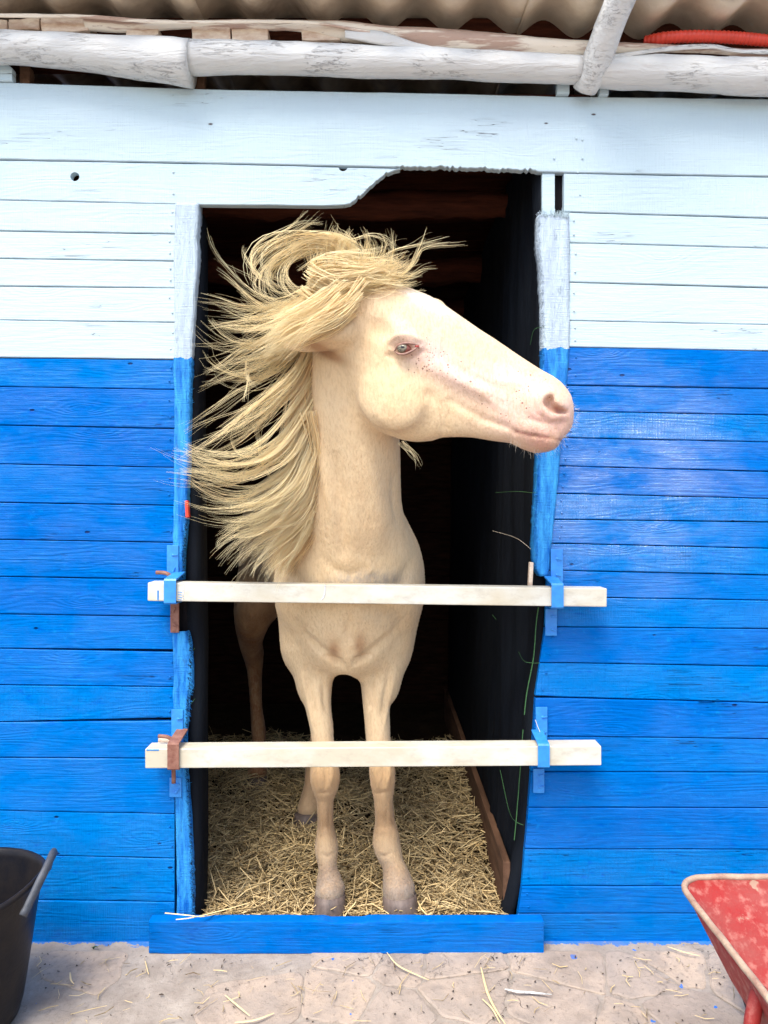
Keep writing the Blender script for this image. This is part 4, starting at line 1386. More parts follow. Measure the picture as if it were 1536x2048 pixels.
# ears: near one laid out sideways, far one up under the forelock
E1 = [[*mid(712, 660, -.072), .030, .026], [*mid(680, 670, -.088), .032, .032], [*mid(640, 681, -.095), .028, .030], [*mid(600, 688, -.100), .018, .021], [*mid(568, 692, -.10), .006, .006]]
loft(E1, lateral=HN, k=0.022, seg=4)
ea = mid(590, 690, -.1) - mid(705, 676, -.09); ea /= np.linalg.norm(ea); eb = np.cross(HN, ea); eb /= np.linalg.norm(eb)
ellipsoid(mid(640, 697, -.128), (.062, .0125, .024), 0.004, np.array([ea, eb, np.cross(ea, eb)]), sub=True)
loft([[*mid(700, 684, -.122), .030, .009], [*mid(655, 690, -.130), .034, .012], [*mid(615, 694, -.130), .028, .009], [*mid(585, 694, -.122), .018, .004]], lateral=HN, k=0.004, seg=4, sub=True)
loft([[*mid(722, 590, .05), .024, .026], [*mid(708, 556, .075), .024, .024], [*mid(690, 522, .09), .016, .017], [*mid(678, 497, .10), .006, .006]], lateral=HN, k=0.02, seg=4)


def surface_nets(F, gx, gy, gz):
    ins = F < 0
    cnt = np.zeros(tuple(s - 1 for s in F.shape), np.uint8)
    for a in (0, 1):
        for b in (0, 1):
            for c in (0, 1):
                cnt += ins[a:a + cnt.shape[0], b:b + cnt.shape[1], c:c + cnt.shape[2]]
    act = (cnt > 0) & (cnt < 8)
    I, J, K = np.nonzero(act)
    idx = np.full(act.shape, -1, np.int32); idx[I, J, K] = np.arange(len(I))
    acc = np.zeros((len(I), 3)); num = np.zeros(len(I))
    off = [(a, b, c) for a in (0, 1) for b in (0, 1) for c in (0, 1)]
    for p in off:
        for ax in range(3):
            if p[ax]: continue
            q = list(p); q[ax] = 1
            f0 = F[I + p[0], J + p[1], K + p[2]]; f1 = F[I + q[0], J + q[1], K + q[2]]
            m = (f0 < 0) != (f1 < 0)
            t = np.where(m, f0 / np.where(m, f0 - f1, 1), 0)
            P0 = np.stack([gx[I + p[0]], gy[J + p[1]], gz[K + p[2]]], 1)
            P1 = np.stack([gx[I + q[0]], gy[J + q[1]], gz[K + q[2]]], 1)
            acc += np.where(m[:, None], P0 + (P1 - P0) * t[:, None], 0); num += m
    V = acc / num[:, None]
    quads = []
    for ax in range(3):
        s = [slice(None)] * 3; s1 = [slice(None)] * 3
        o1, o2 = [a for a in range(3) if a != ax]
        s[ax] = slice(0, -1); s1[ax] = slice(1, None)
        A_, B_ = ins[tuple(s)], ins[tuple(s1)]
        ch = A_ != B_
        E = np.nonzero(ch)
        E = np.stack(E, 1)
        ok = (E[:, o1] > 0) & (E[:, o2] > 0) & (E[:, o1] < F.shape[o1] - 1) & (E[:, o2] < F.shape[o2] - 1)
        E = E[ok]
        def g(d1, d2):
            e = E.copy(); e[:, o1] -= d1; e[:, o2] -= d2
            return idx[e[:, 0], e[:, 1], e[:, 2]]
        q = np.stack([g(0, 0), g(1, 0), g(1, 1), g(0, 1)], 1)
        flip = A_[tuple(E.T)] ^ (ax == 1)
        q[~flip] = q[~flip][:, ::-1]
        quads.append(q)
    Q = np.concatenate(quads)
    return V, Q[(Q >= 0).all(1)]


HV, HQ = surface_nets(FLD, GX, GY, GZ)
del FLD


def vnormals(V, Q):
    n = np.cross(V[Q[:, 2]] - V[Q[:, 0]], V[Q[:, 3]] - V[Q[:, 1]])
    out = np.zeros_like(V)
    for k in range(4):
        for c in range(3): out[:, c] += np.bincount(Q[:, k], n[:, c], len(V))
    return out / (np.linalg.norm(out, axis=1)[:, None] + 1e-12)


def smooth(V, Q, it, lam=0.5, w=None):
    deg = np.zeros(len(V))
    pairs = [(0, 1), (1, 2), (2, 3), (3, 0)]
    for a, b in pairs: deg += np.bincount(Q[:, a], minlength=len(V)) + np.bincount(Q[:, b], minlength=len(V))
    for _ in range(it):
        acc = np.zeros_like(V)
        for a, b in pairs:
            for c in range(3):
                acc[:, c] += np.bincount(Q[:, a], V[Q[:, b], c], len(V)) + np.bincount(Q[:, b], V[Q[:, a], c], len(V))
        d = acc / np.maximum(deg, 1)[:, None] - V
        V = V + d * lam * (1 if w is None else w[:, None])
    return V


HV = smooth(HV, HQ, 3, 0.5)
# keep only the one connected body
print('horse verts', len(HV))
HN_ = vnormals(HV, HQ)
if ((HN_ * (HV - np.array([-.2, .5, 1.0]))).sum(1) < 0).mean() > 0.5:
    HQ = HQ[:, ::-1]; HN_ = -HN_


def scr(V):
    d = V[:, 1] + CAM_D
    return 768 + V[:, 0] / d * F_PX, 1024 - (V[:, 2] - CAM_H) / d * F_PX


def gl(x, s): return np.exp(-(x / s) ** 2)


# local head coordinates for every vertex (mirrored features on both sides)
rel = HV - H0
HU, HVv, HW = rel @ EU, rel @ EV, rel @ HN
in_head = (HU > -.24) & (HU < .70) & (np.abs(HW) < .16) & (HVv > -.32) & (HVv < .14)


def brush_line(pts_uv, width, depth, V, frontness=None):
    """raise (depth > 0) or sink a soft line given by (u, v) points on both sides of the head"""
    pts = np.array(pts_uv); best = np.full(len(V), 9.0)
    for a, b in zip(pts[:-1], pts[1:]):
        ab = b - a; t = np.clip(((HU - a[0]) * ab[0] + (HVv - a[1]) * ab[1]) / (ab @ ab), 0, 1)
        best = np.minimum(best, np.hypot(HU - a[0] - t * ab[0], HVv - a[1] - t * ab[1]))
    m = gl(best, width) * in_head * (np.abs(HW) > .012)
    return V + HN_ * (m * depth)[:, None]


def U2(px, py, w=.06): return uv(px, py, -w)


HV = brush_line([U2(905, 718), U2(945, 742), U2(985, 760), U2(1040, 762)], .008, .0022, HV)      # vein along the face
HV = brush_line([U2(900, 800), U2(950, 828), U2(1010, 850)], .010, -.004, HV)
HV = brush_line([U2(960, 838), U2(1000, 850), U2(1030, 862)], .006, -.003, HV)
HV = brush_line([U2(1060, 838), U2(1095, 846), U2(1125, 842)], .006, -.004, HV)                # fold under the nostril
HV = brush_line([U2(1065, 800), U2(1072, 825), U2(1092, 838)], .005, -.003, HV)
HV = brush_line([U2(780, 716), U2(800, 722), U2(830, 718), U2(850, 705)], .005, -.004, HV)      # bags round the eye
HV = brush_line([U2(785, 690), U2(800, 680), U2(825, 677), U2(845, 684)], .0045, .0035, HV)
HV = brush_line([U2(785, 704), U2(800, 709), U2(825, 706), U2(846, 697)], .004, .003, HV)
HV = brush_line([U2(860, 790), U2(880, 810), U2(885, 850)], .014, -.004, HV)
for r in range(5):                                                                                # wrinkles at the mouth corner
    HV = brush_line([U2(1028 + 11 * r, 850 + 3 * r), U2(1034 + 11 * r, 864 + 3 * r)], .0022, -.0016, HV)
sxp, syp = scr(HV)


def body_line(pts, width, depth, V, front_only=True, ymax=.5):
    """soft crease or swelling on the front of the body, by spots of the photo"""
    pts = np.array(pts, float); best = np.full(len(V), 1e4); arc = np.zeros(len(V)); nn = len(pts) - 1
    for i_, (a, b) in enumerate(zip(pts[:-1], pts[1:])):
        ab = b - a; t = np.clip(((sxp - a[0]) * ab[0] + (syp - a[1]) * ab[1]) / (ab @ ab), 0, 1)
        dd = np.hypot(sxp - a[0] - t * ab[0], syp - a[1] - t * ab[1])
        arc = np.where(dd < best, (i_ + t) / nn, arc); best = np.minimum(best, dd)
    m = gl(best, width) * np.sin(np.pi * np.clip(arc, 0.0, 1)) ** 0.7 * (V[:, 1] < ymax) * np.clip(-HN_[:, 1] * 2, 0, 1) * (~in_head)
    return V + HN_ * (m * depth)[:, None]


for side in (0, 1):
    mx = (lambda p: p) if not side else (lambda p: (1394 - p[0], p[1] - 3))
    HV = body_line([mx(p) for p in ((588, 1235), (606, 1268), (640, 1298), (668, 1318), (688, 1333))], 9, -.011, HV)   # breast to leg groove
    pass
    HV = body_line([mx(p) for p in ((640, 1340), (648, 1380), (652, 1430))], 6, -.009, HV)
    HV = body_line([mx(p) for p in ((612, 1330), (622, 1385), (632, 1440))], 5, -.007, HV)
    HV = body_line([mx(p) for p in ((600, 1340), (615, 1400), (628, 1470))], 3, .004, HV)
    for r in range(6):                                     # skin folds at the armpit
        x = 692 - r * 5.0; y0 = 1336 - r * 2.2
        HV = body_line([mx(p) for p in ((x, y0 + 5), (x - 8 - r * 1.8, y0 - 14 + r * 0.5), (x - 14 - r * 2.0, y0 - 20 + r * 2.5))], 2.6, -.0065 * (1 - r / 9), HV)
HV = body_line([(575, 1120), (600, 1170), (640, 1205)], 12, -.008, HV)
HV = body_line([(822, 1120), (800, 1170), (765, 1205)], 12, -.008, HV)
HV = body_line([(640, 1110), (670, 1140), (700, 1150), (735, 1135)], 10, -.007, HV)
HV = body_line([(735, 1120), (742, 1138), (738, 1150)], 3, .005, HV)
HV = body_line([(699, 1225), (698, 1262), (700, 1290)], 11, -.011, HV)
HV = body_line([(735, 880), (745, 960), (760, 1040), (748, 1110)], 20, .011, HV)
HV = body_line([(668, 900), (676, 980), (684, 1060), (690, 1120)], 12, -.013, HV)
HV = body_line([(790, 930), (788, 1000), (800, 1060)], 8, -.009, HV)
HV = body_line([(760, 850), (775, 890), (796, 905)], 5, -.010, HV)
HV = body_line([(748, 862), (766, 902), (790, 925)], 4, -.007, HV)
HV = body_line([(640, 870), (652, 960), (668, 1050)], 10, .009, HV)
for px, s in ((650, 1), (765, -1)):
    HV = body_line([(px - 8, 1605), (px - 8, 1665)], 3.5, .003, HV)
    HV = body_line([(px + 9, 1605), (px + 8, 1665)], 2.5, -.003, HV)
    HV = body_line([(px - 18, 1588), (px + 14, 1584)], 3, -.003, HV)
    HV = body_line([(px - 14, 1500), (px + 14, 1504)], 4, -.002, HV)
    HV = body_line([(px - 12, 1520), (px - 14, 1550), (px - 8, 1580)], 4, .004, HV)
    HV = body_line([(px, 1515), (px + 2, 1550), (px, 1585)], 4, -.005, HV)
    HV = body_line([(px + 13, 1520), (px + 14, 1550), (px + 8, 1580)], 4, .004, HV)
    HV = body_line([(px - 10, 1670), (px + 2, 1662), (px + 16, 1672)], 4, .004, HV)
    HV = body_line([(px - 10, 1708), (px + 4, 1714), (px + 20, 1706)], 4, -.005, HV)
HV = smooth(HV, HQ, 1, 0.3)
HN_ = vnormals(HV, HQ)
sxp, syp = scr(HV)

# coat colours: cream body, pink muzzle and eye skin, white star, dirty forelegs and chest, stall shade on the rear
base = np.array((0.70, 0.525, 0.315))
colr = np.tile(base, (len(HV), 1))


def tint(mask, c):
    global colr
    mask = np.clip(mask, 0, 1)[:, None]
    colr = colr * (1 - mask) + np.array(c) * mask


def near_u(px, py, su, sv, w=.06):
    u, v = U2(px, py, w)
    return gl(HU - u, su) * gl(HVv - v, sv) * in_head


PINK, CREAM2, WHITE_ = (0.80, 0.52, 0.44), (0.84, 0.70, 0.50), (0.84, 0.82, 0.82)
tint(near_u(850, 640, .13, .10) * 0.6, (0.71, 0.56, 0.42))
tint(near_u(865, 715, .075, .045) * 1.1, (0.70, 0.49, 0.43))
tint(near_u(925, 745, .09, .045), (0.71, 0.50, 0.44))
tint(near_u(1010, 800, .09, .08) * 0.9, (0.71, 0.49, 0.42))
tint(near_u(1100, 830, .095, .10) * 1.2, (0.66, 0.41, 0.33))
tint(near_u(1085, 890, .06, .03) * 0.8, (0.52, 0.26, 0.19))
tint(near_u(1040, 762, .12, .022) * 0.6, (0.86, 0.72, 0.58))
tint(near_u(812, 700, .030, .020) * 0.8, (0.52, 0.31, 0.24))
tint(near_u(852, 606, .045, .014, 0.02) * 1.5, WHITE_)
tint(gl(syp - 1640, 60) * (HV[:, 2] < .7) * (HV[:, 1] < .4) * 0.95, (0.31, 0.18, 0.085))
tint(gl(syp - 1560, 50) * (HV[:, 2] < .7) * (HV[:, 1] < .4) * 0.85, (0.42, 0.255, 0.125))
tint(np.clip((syp - 1680) / 60, 0, 1) * (HV[:, 1] < .4) * 0.95, (0.19, 0.135, 0.10))
tint(np.clip((HV[:, 1] - .45) * 2.5, 0, 1) * np.clip((1.25 - HV[:, 2]) * 2, 0.3, 1) * 1.0, (0.24, 0.105, 0.042))  # stall shade painted into the rear body and hind legs as dark brown
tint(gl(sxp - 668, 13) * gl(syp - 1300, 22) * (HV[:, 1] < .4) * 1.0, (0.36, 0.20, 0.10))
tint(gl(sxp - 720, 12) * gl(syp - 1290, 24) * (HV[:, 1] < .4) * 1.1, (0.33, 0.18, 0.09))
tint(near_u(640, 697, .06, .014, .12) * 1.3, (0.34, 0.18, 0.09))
tint(near_u(1112, 818, .018, .010, .05) * 1.1, (0.30, 0.13, 0.10))
ml = np.array([U2(*q) for q in ((1030, 861), (1060, 868), (1090, 873), (1124, 877))]); bd = np.full(len(HV), 9.0)
for a_, b_ in zip(ml[:-1], ml[1:]):
    ab_ = b_ - a_; t_ = np.clip(((HU - a_[0]) * ab_[0] + (HVv - a_[1]) * ab_[1]) / (ab_ @ ab_), 0, 1)
    bd = np.minimum(bd, np.hypot(HU - a_[0] - t_ * ab_[0], HVv - a_[1] - t_ * ab_[1]))
tint(gl(bd, .0045) * in_head * .9, (0.26, 0.10, 0.075))
marks = np.zeros((len(HV), 3))
marks[:, 0] = np.clip(near_u(868, 725, .055, .032) * 1.1 + near_u(845, 745, .03, .02) * .5 + near_u(1020, 800, .08, .05) * .22 + near_u(1050, 780, .04, .04) * .2, 0, 1)
marks[:, 1] = np.clip(gl(syp - 1158, 16) * gl(sxp - 740, 75) * (HV[:, 1] < .4) * 1.3 + gl(syp - 1172, 9) * gl(sxp - 690, 70) * (HV[:, 1] < .4) + gl(syp - 1232, 18) * gl(sxp - 775, 50) * .35 * (HV[:, 1] < .4) + np.clip((syp - 1735) / 60, 0, .9) * (HV[:, 1] < .4), 0, 1)
marks[:, 2] = np.clip(near_u(1065, 862, .045, .016) * 1.0 + near_u(845, 700, .03, .018) * .8 + near_u(1105, 850, .03, .02) * .5, 0, 1)


# ---- horse object
horse_c = np.array((-0.10, 0.25, 0.0))
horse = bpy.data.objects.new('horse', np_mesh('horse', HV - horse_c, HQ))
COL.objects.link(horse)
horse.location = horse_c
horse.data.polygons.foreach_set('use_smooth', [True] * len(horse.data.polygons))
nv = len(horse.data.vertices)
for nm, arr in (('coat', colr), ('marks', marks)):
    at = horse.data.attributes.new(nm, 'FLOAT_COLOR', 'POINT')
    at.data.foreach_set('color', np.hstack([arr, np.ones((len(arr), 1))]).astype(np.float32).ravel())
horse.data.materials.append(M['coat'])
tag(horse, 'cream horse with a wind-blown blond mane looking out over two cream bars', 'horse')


def child(name, me, mat, smooth_=True, c=None):
    return place(name, me, mat, horse, smooth=smooth_)


# eye (near and far), set into the opening
def eye_part(sgn):
    p = mid(808, 697, -.0935)
    if sgn > 0: p = p + HN * .187
    bm = bmesh.new()
    bmesh.ops.create_uvsphere(bm, u_segments=28, v_segments=18, radius=1)
    bmesh.ops.scale(bm, vec=(.0190, .0165, .0135), verts=bm.verts)
    me = bpy.data.meshes.new('eye'); bm.to_mesh(me); bm.free()
    me.materials.append(M['eye'])
    me.polygons.foreach_set('use_smooth', [True] * len(me.polygons))
    o = bpy.data.objects.new('eye', me); COL.objects.link(o); o.parent = horse
    o.location = Vector(p) - horse.location
    o.rotation_euler = (0, math.radians(14), -TH_ + (math.pi if sgn > 0 else 0))
    # lids: two tapered rolls of skin
    for a, b in (('up', 1), ('low', -1)):
        pts = [mid(*q) for q in (((789, 703, -.095), (796, 692, -.103), (808, 687, -.106), (822, 687, -.103), (838, 691, -.093)) if b > 0 else
                                 ((789, 703, -.095), (798, 708, -.103), (810, 708, -.105), (824, 702, -.102), (838, 692, -.093)))]
        if sgn > 0: pts = [q + HN * (-2 * ((q - M0) @ HN)) for q in pts]
        q = catmull(pts, 18)
        r = 0.0026 * np.sin(np.linspace(0.25, math.pi - 0.25, 18)) + 0.001
        child('eyelid', tube_mesh(q, r * (1.1 if b > 0 else 0.9), 8, jitter=0.0008), M['lid'])


eye_part(-1); eye_part(1)
# pink corner of the eye
bm = bmesh.new(); bmesh.ops.create_uvsphere(bm, u_segments=10, v_segments=8, radius=.0042)
bmesh.ops.scale(bm, vec=(1.5, 1, .7), verts=bm.verts); bmesh.ops.translate(bm, vec=mid(834, 693, -.0955), verts=bm.verts)
child('eye_corner', bm_mesh(bm), simple('red_eye_corner', (0.42, 0.06, 0.05), 0.25, 0.3, 200, 0.2))


# hooves
def hoof(cx, cy, z0, rx, ry, h, yaw=0.0, fwd=0.02):
    bm = bmesh.new(); rows = []
    for k, t in enumerate((0, .06, .2, .45, .75, 1.0)):
        s = 1.16 - 0.20 * t + (0.03 if k == 5 else 0)
        ring = []
        for a in np.linspace(0, 2 * math.pi, 28, endpoint=False):
            x, y = math.cos(a) * rx * s, math.sin(a) * ry * s
            if y > 0: y *= 0.85
            y += fwd * t - fwd * 0.6
            c, s_ = math.cos(yaw), math.sin(yaw)
            zz = z0 + h * t * (1 - 0.22 * (math.sin(a) * 0.5 + 0.5)) + 0.0012 * noise.noise(Vector((x * 60, y * 60, t * 5)))
            ring.append(bm.verts.new((cx + x * c - y * s_, cy + x * s_ + y * c, zz)))
        rows.append(ring)
    for a, b in zip(rows, rows[1:]):
        for i in range(28): bm.faces.new((a[i], a[(i + 1) % 28], b[(i + 1) % 28], b[i]))
    bm.faces.new(rows[0]); bm.faces.new(rows[-1])
    child('hoof', bm_mesh(bm), M['hoof'])


for leg, yaw in ((LL, -0.05), (RL, 0.25)):
    px, py, hw, d, dp = leg[-1]
    p = P(px, py, d)
    hoof(p[0] + (0.004 if leg is RL else 0), p[1] - .012, 0.028, hw / F_PX * d * 1.03, hw / F_PX * d * 1.14, p[2] - 0.006 - 0.028, yaw)
hoof(-.565, 1.03, .03, .05, .055, .08); hoof(-.297, .65, .03, .05, .055, .08)


# ---- hair: clumps of fine tapering strands along guides
def Z1(x, y, d=None): return (340 + x / 3.072, 400 + y / 3.072)
def Z3(x, y): return (340 + x / 2.743, 850 + y / 2.743)


hair_V, hair_Q, hair_T = [], [], []
hair_n = 0


def strands(guide, n, spread0, spread1, width=0.0011, seg=16, wav=0.006, tint_=0.3, lenvar=0.25, rs=None, flyaway=0.06):
    """guide: rows x, y, z; strands fan from spread0 at the root, gather, and part again to spread1 at the tip"""
    global hair_n
    rs = rs or rng
    g = catmull(guide, seg)
    t = np.linspace(0, 1, seg)
    T = np.gradient(g, axis=0); T /= np.linalg.norm(T, axis=1)[:, None] + 1e-9
    N = np.cross(T, (0, 1, 0)); N /= np.linalg.norm(N, axis=1)[:, None] + 1e-9
    B = np.cross(T, N)
    for _ in range(n):
        a, b = rs.normal(0, 1, 2); a2, b2 = rs.normal(0, 1, 2)
        fl = 3.0 if rs.random() < flyaway else 1.0
        off = (1 - t) * spread0 * a + t ** 1.4 * spread1 * a2 * fl * 0.8 + spread1 * 0.3 * a * t
        offb = (1 - t) * spread0 * 0.5 * b + t ** 1.4 * spread1 * b2 * 0.8
        ph = rs.uniform(0, 6.28, 2); fr = rs.uniform(2.0, 6.5, 2)
        w = wav * rs.uniform(.3, 1.2) * t * fl
        off = off + w * np.sin(t * fr[0] + ph[0]); offb = offb + w * np.sin(t * fr[1] + ph[1])
        e = 1 - lenvar * rs.random() ** 1.5
        s = np.linspace(0, e, seg)
        path = np.stack([np.interp(s, t, g[:, c]) for c in range(3)], 1) + off[:, None] * N + offb[:, None] * B
        wd = width * rs.uniform(0.65, 1.35) * (1 - 0.80 * (s / e) ** 2.0)
        V, Q = tube_arrays(path, wd, 3, flat=0.4, up=np.array((0.01, -.65, .76)) + rs.normal(0, .25, 3))
        hair_V.append(V); hair_Q.append(Q + hair_n); hair_n += len(V)
        tv = np.clip(tint_ + rs.normal(0, .17) + 0.18 * (1 - np.repeat(t, 3)) - 0.15, 0, 1)
        hair_T.append(tv)


def G(pts, d0, d1, z=None):
    """guide from photo spots; depth runs from d0 at the root to d1 at the tip"""
    pts = [(*Z1(*p),) if z == 1 else ((*Z3(*p),) if z == 3 else p) for p in pts]
    n = len(pts)
    return np.array([P(p[0], p[1], d0 + (d1 - d0) * (i / (n - 1)) ** 0.8) for i, p in enumerate(pts)])


# ordered sweep of guides from the crown down the neck (root ... tip)
sweep = [
    G([(1130, 300), (1000, 235), (820, 235), (650, 310), (545, 410), (530, 520), (620, 600), (760, 640)], 1.90, 1.86, 1),
    G([(1130, 330), (1010, 260), (850, 260), (700, 330), (600, 430), (600, 520), (700, 580), (830, 610)], 1.90, 1.87, 1),
    G([(1100, 400), (1000, 300), (880, 280), (770, 340), (690, 430), (720, 510), (820, 560), (920, 570)], 1.90, 1.87, 1),
    G([(1120, 470), (980, 500), (830, 560), (700, 590), (560, 530), (450, 450), (370, 370), (350, 285)], 1.90, 1.88, 1),
    G([(1110, 500), (960, 560), (800, 600), (660, 600), (520, 530), (400, 450), (260, 385)], 1.90, 1.88, 1),
    G([(1090, 540), (920, 620), (760, 680), (600, 700), (450, 740), (300, 715), (140, 690)], 1.90, 1.90, 1),
    G([(1060, 580), (880, 670), (720, 740), (560, 780), (400, 750), (190, 742)], 1.90, 1.90, 1),
    G([(1040, 620), (860, 720), (690, 790), (540, 830), (420, 830), (300, 790), (170, 655)], 1.90, 1.90, 1),
    G([(900, 720), (760, 800), (620, 890), (480, 950), (340, 1010), (210, 1070)], 1.93, 1.92, 1),
    G([(850, 760), (740, 860), (600, 960), (470, 1030), (330, 1110), (160, 1165)], 1.94, 1.92, 1),
    G([(800, 900), (690, 980), (560, 1060), (430, 1090), (300, 1070), (225, 1030), (200, 965)], 1.97, 1.92, 1),
    G([(840, 960), (740, 1060), (620, 1160), (480, 1270), (350, 1390), (130, 1536)], 1.98, 1.92, 1),
    G([(850, 1000), (780, 1130), (660, 1260), (540, 1360), (400, 1430), (270, 1480), (180, 1530)], 1.98, 1.93, 1),
    G([(690, -50), (600, 90), (490, 185), (350, 222), (180, 195), (20, 100)], 1.99, 1.88, 3),
    G([(720, 20), (640, 150), (500, 240), (330, 290), (200, 265), (-10, 262)], 1.99, 1.88, 3),
    G([(745, 100), (660, 230), (540, 320), (400, 385), (250, 375), (120, 300), (40, 240)], 2.00, 1.88, 3),
    G([(770, 180), (690, 320), (580, 420), (420, 475), (270, 480), (130, 445)], 2.01, 1.92, 3),
    G([(790, 240), (720, 380), (620, 470), (480, 520), (370, 540), (280, 585)], 2.02, 1.95, 3),
    G([(805, 280), (740, 430), (640, 520), (500, 580), (370, 640), (285, 740)], 2.03, 1.98, 3),
    G([(820, 320), (760, 460), (660, 570), (540, 660), (440, 750), (385, 835)], 2.04, 2.0, 3),
    G([(835, 340), (780, 480), (690, 600), (590, 700), (520, 790), (480, 860)], 2.05, 2.02, 3),
    G([(845, 360), (800, 500), (730, 610), (660, 700), (610, 790), (600, 855)], 2.06, 2.04, 3),
]
for i_ in range(10, len(sweep)):
    g0_ = sweep[i_]; sx_, sy_ = scr(g0_[:1])
    if sx_[0] < 628: sweep[i_] = np.vstack([P(634, sy_[0] - 62, g0_[0][1] + CAM_D + .01), (P(616, sy_[0] - 22, g0_[0][1] + CAM_D) + g0_[0]) / 2, g0_[1:]])
SW = np.array([catmull(g, 20) for g in sweep])
hr = np.random.default_rng(21)
ns = len(SW)
for c in range(190):
    s = hr.uniform(0, ns - 1.001)
    if 2.4 < s < 5.6 and hr.random() < 0.45: s = hr.uniform(7, ns - 1.001)
    i = int(s); f = s - i
    if i in (2, 9, 10, 12): f = round(f)                 # do not blend guides that go separate ways
    g = SW[i] * (1 - f) + SW[min(i + 1, ns - 1)] * f
    tt = np.linspace(0, 1, 20)[:, None]
    g = g + hr.normal(0, 1, 3) * np.array((.010, .014, .012)) * (0.7 + 1.2 * tt ** 1.3)
    g = g + np.array((.0, .0, 1.)) * (hr.normal(0, .014) * np.sin(tt * 6 + hr.uniform(0, 6)))
    e = 1 - (0.60 * hr.random() ** 0.8 if 2 < s < 10 else 0.42 * hr.random() ** 1.8)
    g = np.stack([np.interp(np.linspace(0, e, 20), tt[:, 0], g[:, k]) for k in range(3)], 1)
    strands(g, int(hr.integers(5, 17)), 0.0065, hr.uniform(.0008, .0042), width=0.00105, wav=0.007, tint_=hr.uniform(-.1, .4), rs=hr, flyaway=.15)
# long thin wisps that fly out to the full length of the guides
for c in range(75):
    s = hr.uniform(2, ns - 1.001); i = int(s); f = round(s - i) if i in (2, 9, 10, 12) else s - i
    tt = np.linspace(0, 1, 20)[:, None]
    g = SW[i] * (1 - f) + SW[min(i + 1, ns - 1)] * f + hr.normal(0, 1, 3) * np.array((.016, .014, .020)) * (0.5 + 1.3 * tt)
    g = g + np.array((0, 0, 1.)) * hr.normal(0, .016) * np.sin(tt * 5 + hr.uniform(0, 6))
    strands(g, int(hr.integers(1, 5)), 0.003, hr.uniform(.001, .004), width=0.0008, wav=0.008, tint_=0.05, rs=hr, lenvar=.12)
# dense underlayer that hangs close to the neck
under = [G([(690, 560), (640, 600), (600, 650), (560, 700)], 1.95, 1.97), G([(640, 690), (610, 760), (590, 830), (570, 900)], 2.0, 2.03), G([(636, 730), (628, 820), (600, 900), (575, 980)], 2.0, 2.05),
         G([(632, 780), (640, 870), (622, 950), (590, 1030)], 2.01, 2.07), G([(634, 830), (650, 920), (634, 990), (598, 1070)], 2.0, 2.08), G([(640, 860), (655, 950), (640, 1020), (610, 1090)], 2.0, 2.1),
         G([(640, 900), (652, 980), (630, 1050), (575, 1130)], 2.02, 2.12), G([(645, 930), (640, 1010), (600, 1080), (545, 1150)], 2.04, 2.12), G([(640, 950), (630, 1030), (590, 1100), (570, 1160)], 2.06, 2.14)]
for g0 in under:
    for c in range(9):
        g = catmull(g0, 16) + hr.normal(0, 1, 3) * np.array((.014, .018, .018))
        strands(g, 26, 0.014, hr.uniform(.006, .016), width=0.0012, wav=0.007, tint_=hr.uniform(.45, .95), rs=hr)
# crown tuft: hair over the poll and down on to the forehead
crown = [G([(1060, 560), (1100, 420), (1060, 310), (960, 260)], 1.93, 1.88, 1), G([(1060, 560), (1130, 430), (1150, 330), (1110, 260)], 1.92, 1.86, 1), G([(1080, 560), (1200, 450), (1240, 360), (1200, 290)], 1.92, 1.86, 1),
         G([(1090, 560), (1220, 480), (1330, 410), (1380, 370)], 1.91, 1.84, 1), G([(1090, 540), (1240, 520), (1380, 490), (1470, 430)], 1.90, 1.82, 1), G([(1060, 560), (950, 480), (900, 400), (880, 300)], 1.93, 1.88, 1),
         G([(1060, 540), (1000, 440), (1000, 340), (1040, 250)], 1.93, 1.87, 1), G([(1060, 520), (1150, 480), (1260, 470), (1400, 480), (1480, 460)], 1.88, 1.82, 1),
         G([(1100, 520), (1080, 600), (1010, 680), (930, 740)], 1.86, 1.85, 1), G([(1060, 600), (930, 690), (800, 760), (650, 830), (540, 900)], 1.83, 1.78, 1), G([(1080, 590), (980, 690), (880, 750), (760, 800), (640, 900)], 1.81, 1.77, 1),
         G([(900, 480), (960, 430), (1100, 420), (1250, 430), (1380, 400)], 1.87, 1.83, 1), G([(880, 480), (950, 520), (1060, 560), (1180, 540), (1300, 500)], 1.86, 1.83, 1),
         G([(1040, 560), (900, 590), (760, 660), (640, 720)], 1.88, 1.86, 1), G([(1050, 600), (940, 680), (800, 740), (680, 800)], 1.86, 1.86, 1), G([(1030, 640), (960, 700), (860, 740), (740, 800)], 1.85, 1.86, 1)]
for gi, g0 in enumerate(crown):
    for c in range(13):
        g = catmull(g0, 16) + hr.normal(0, 1, 3) * np.array((.018, .012, .017)) + hr.normal(0, 1, 3) * .012 * np.linspace(0, 1, 16)[:, None]
        strands(g, 14, 0.009, hr.uniform(.002, .010), width=0.0010, wav=0.010, tint_=hr.uniform(.0, .5), rs=hr)
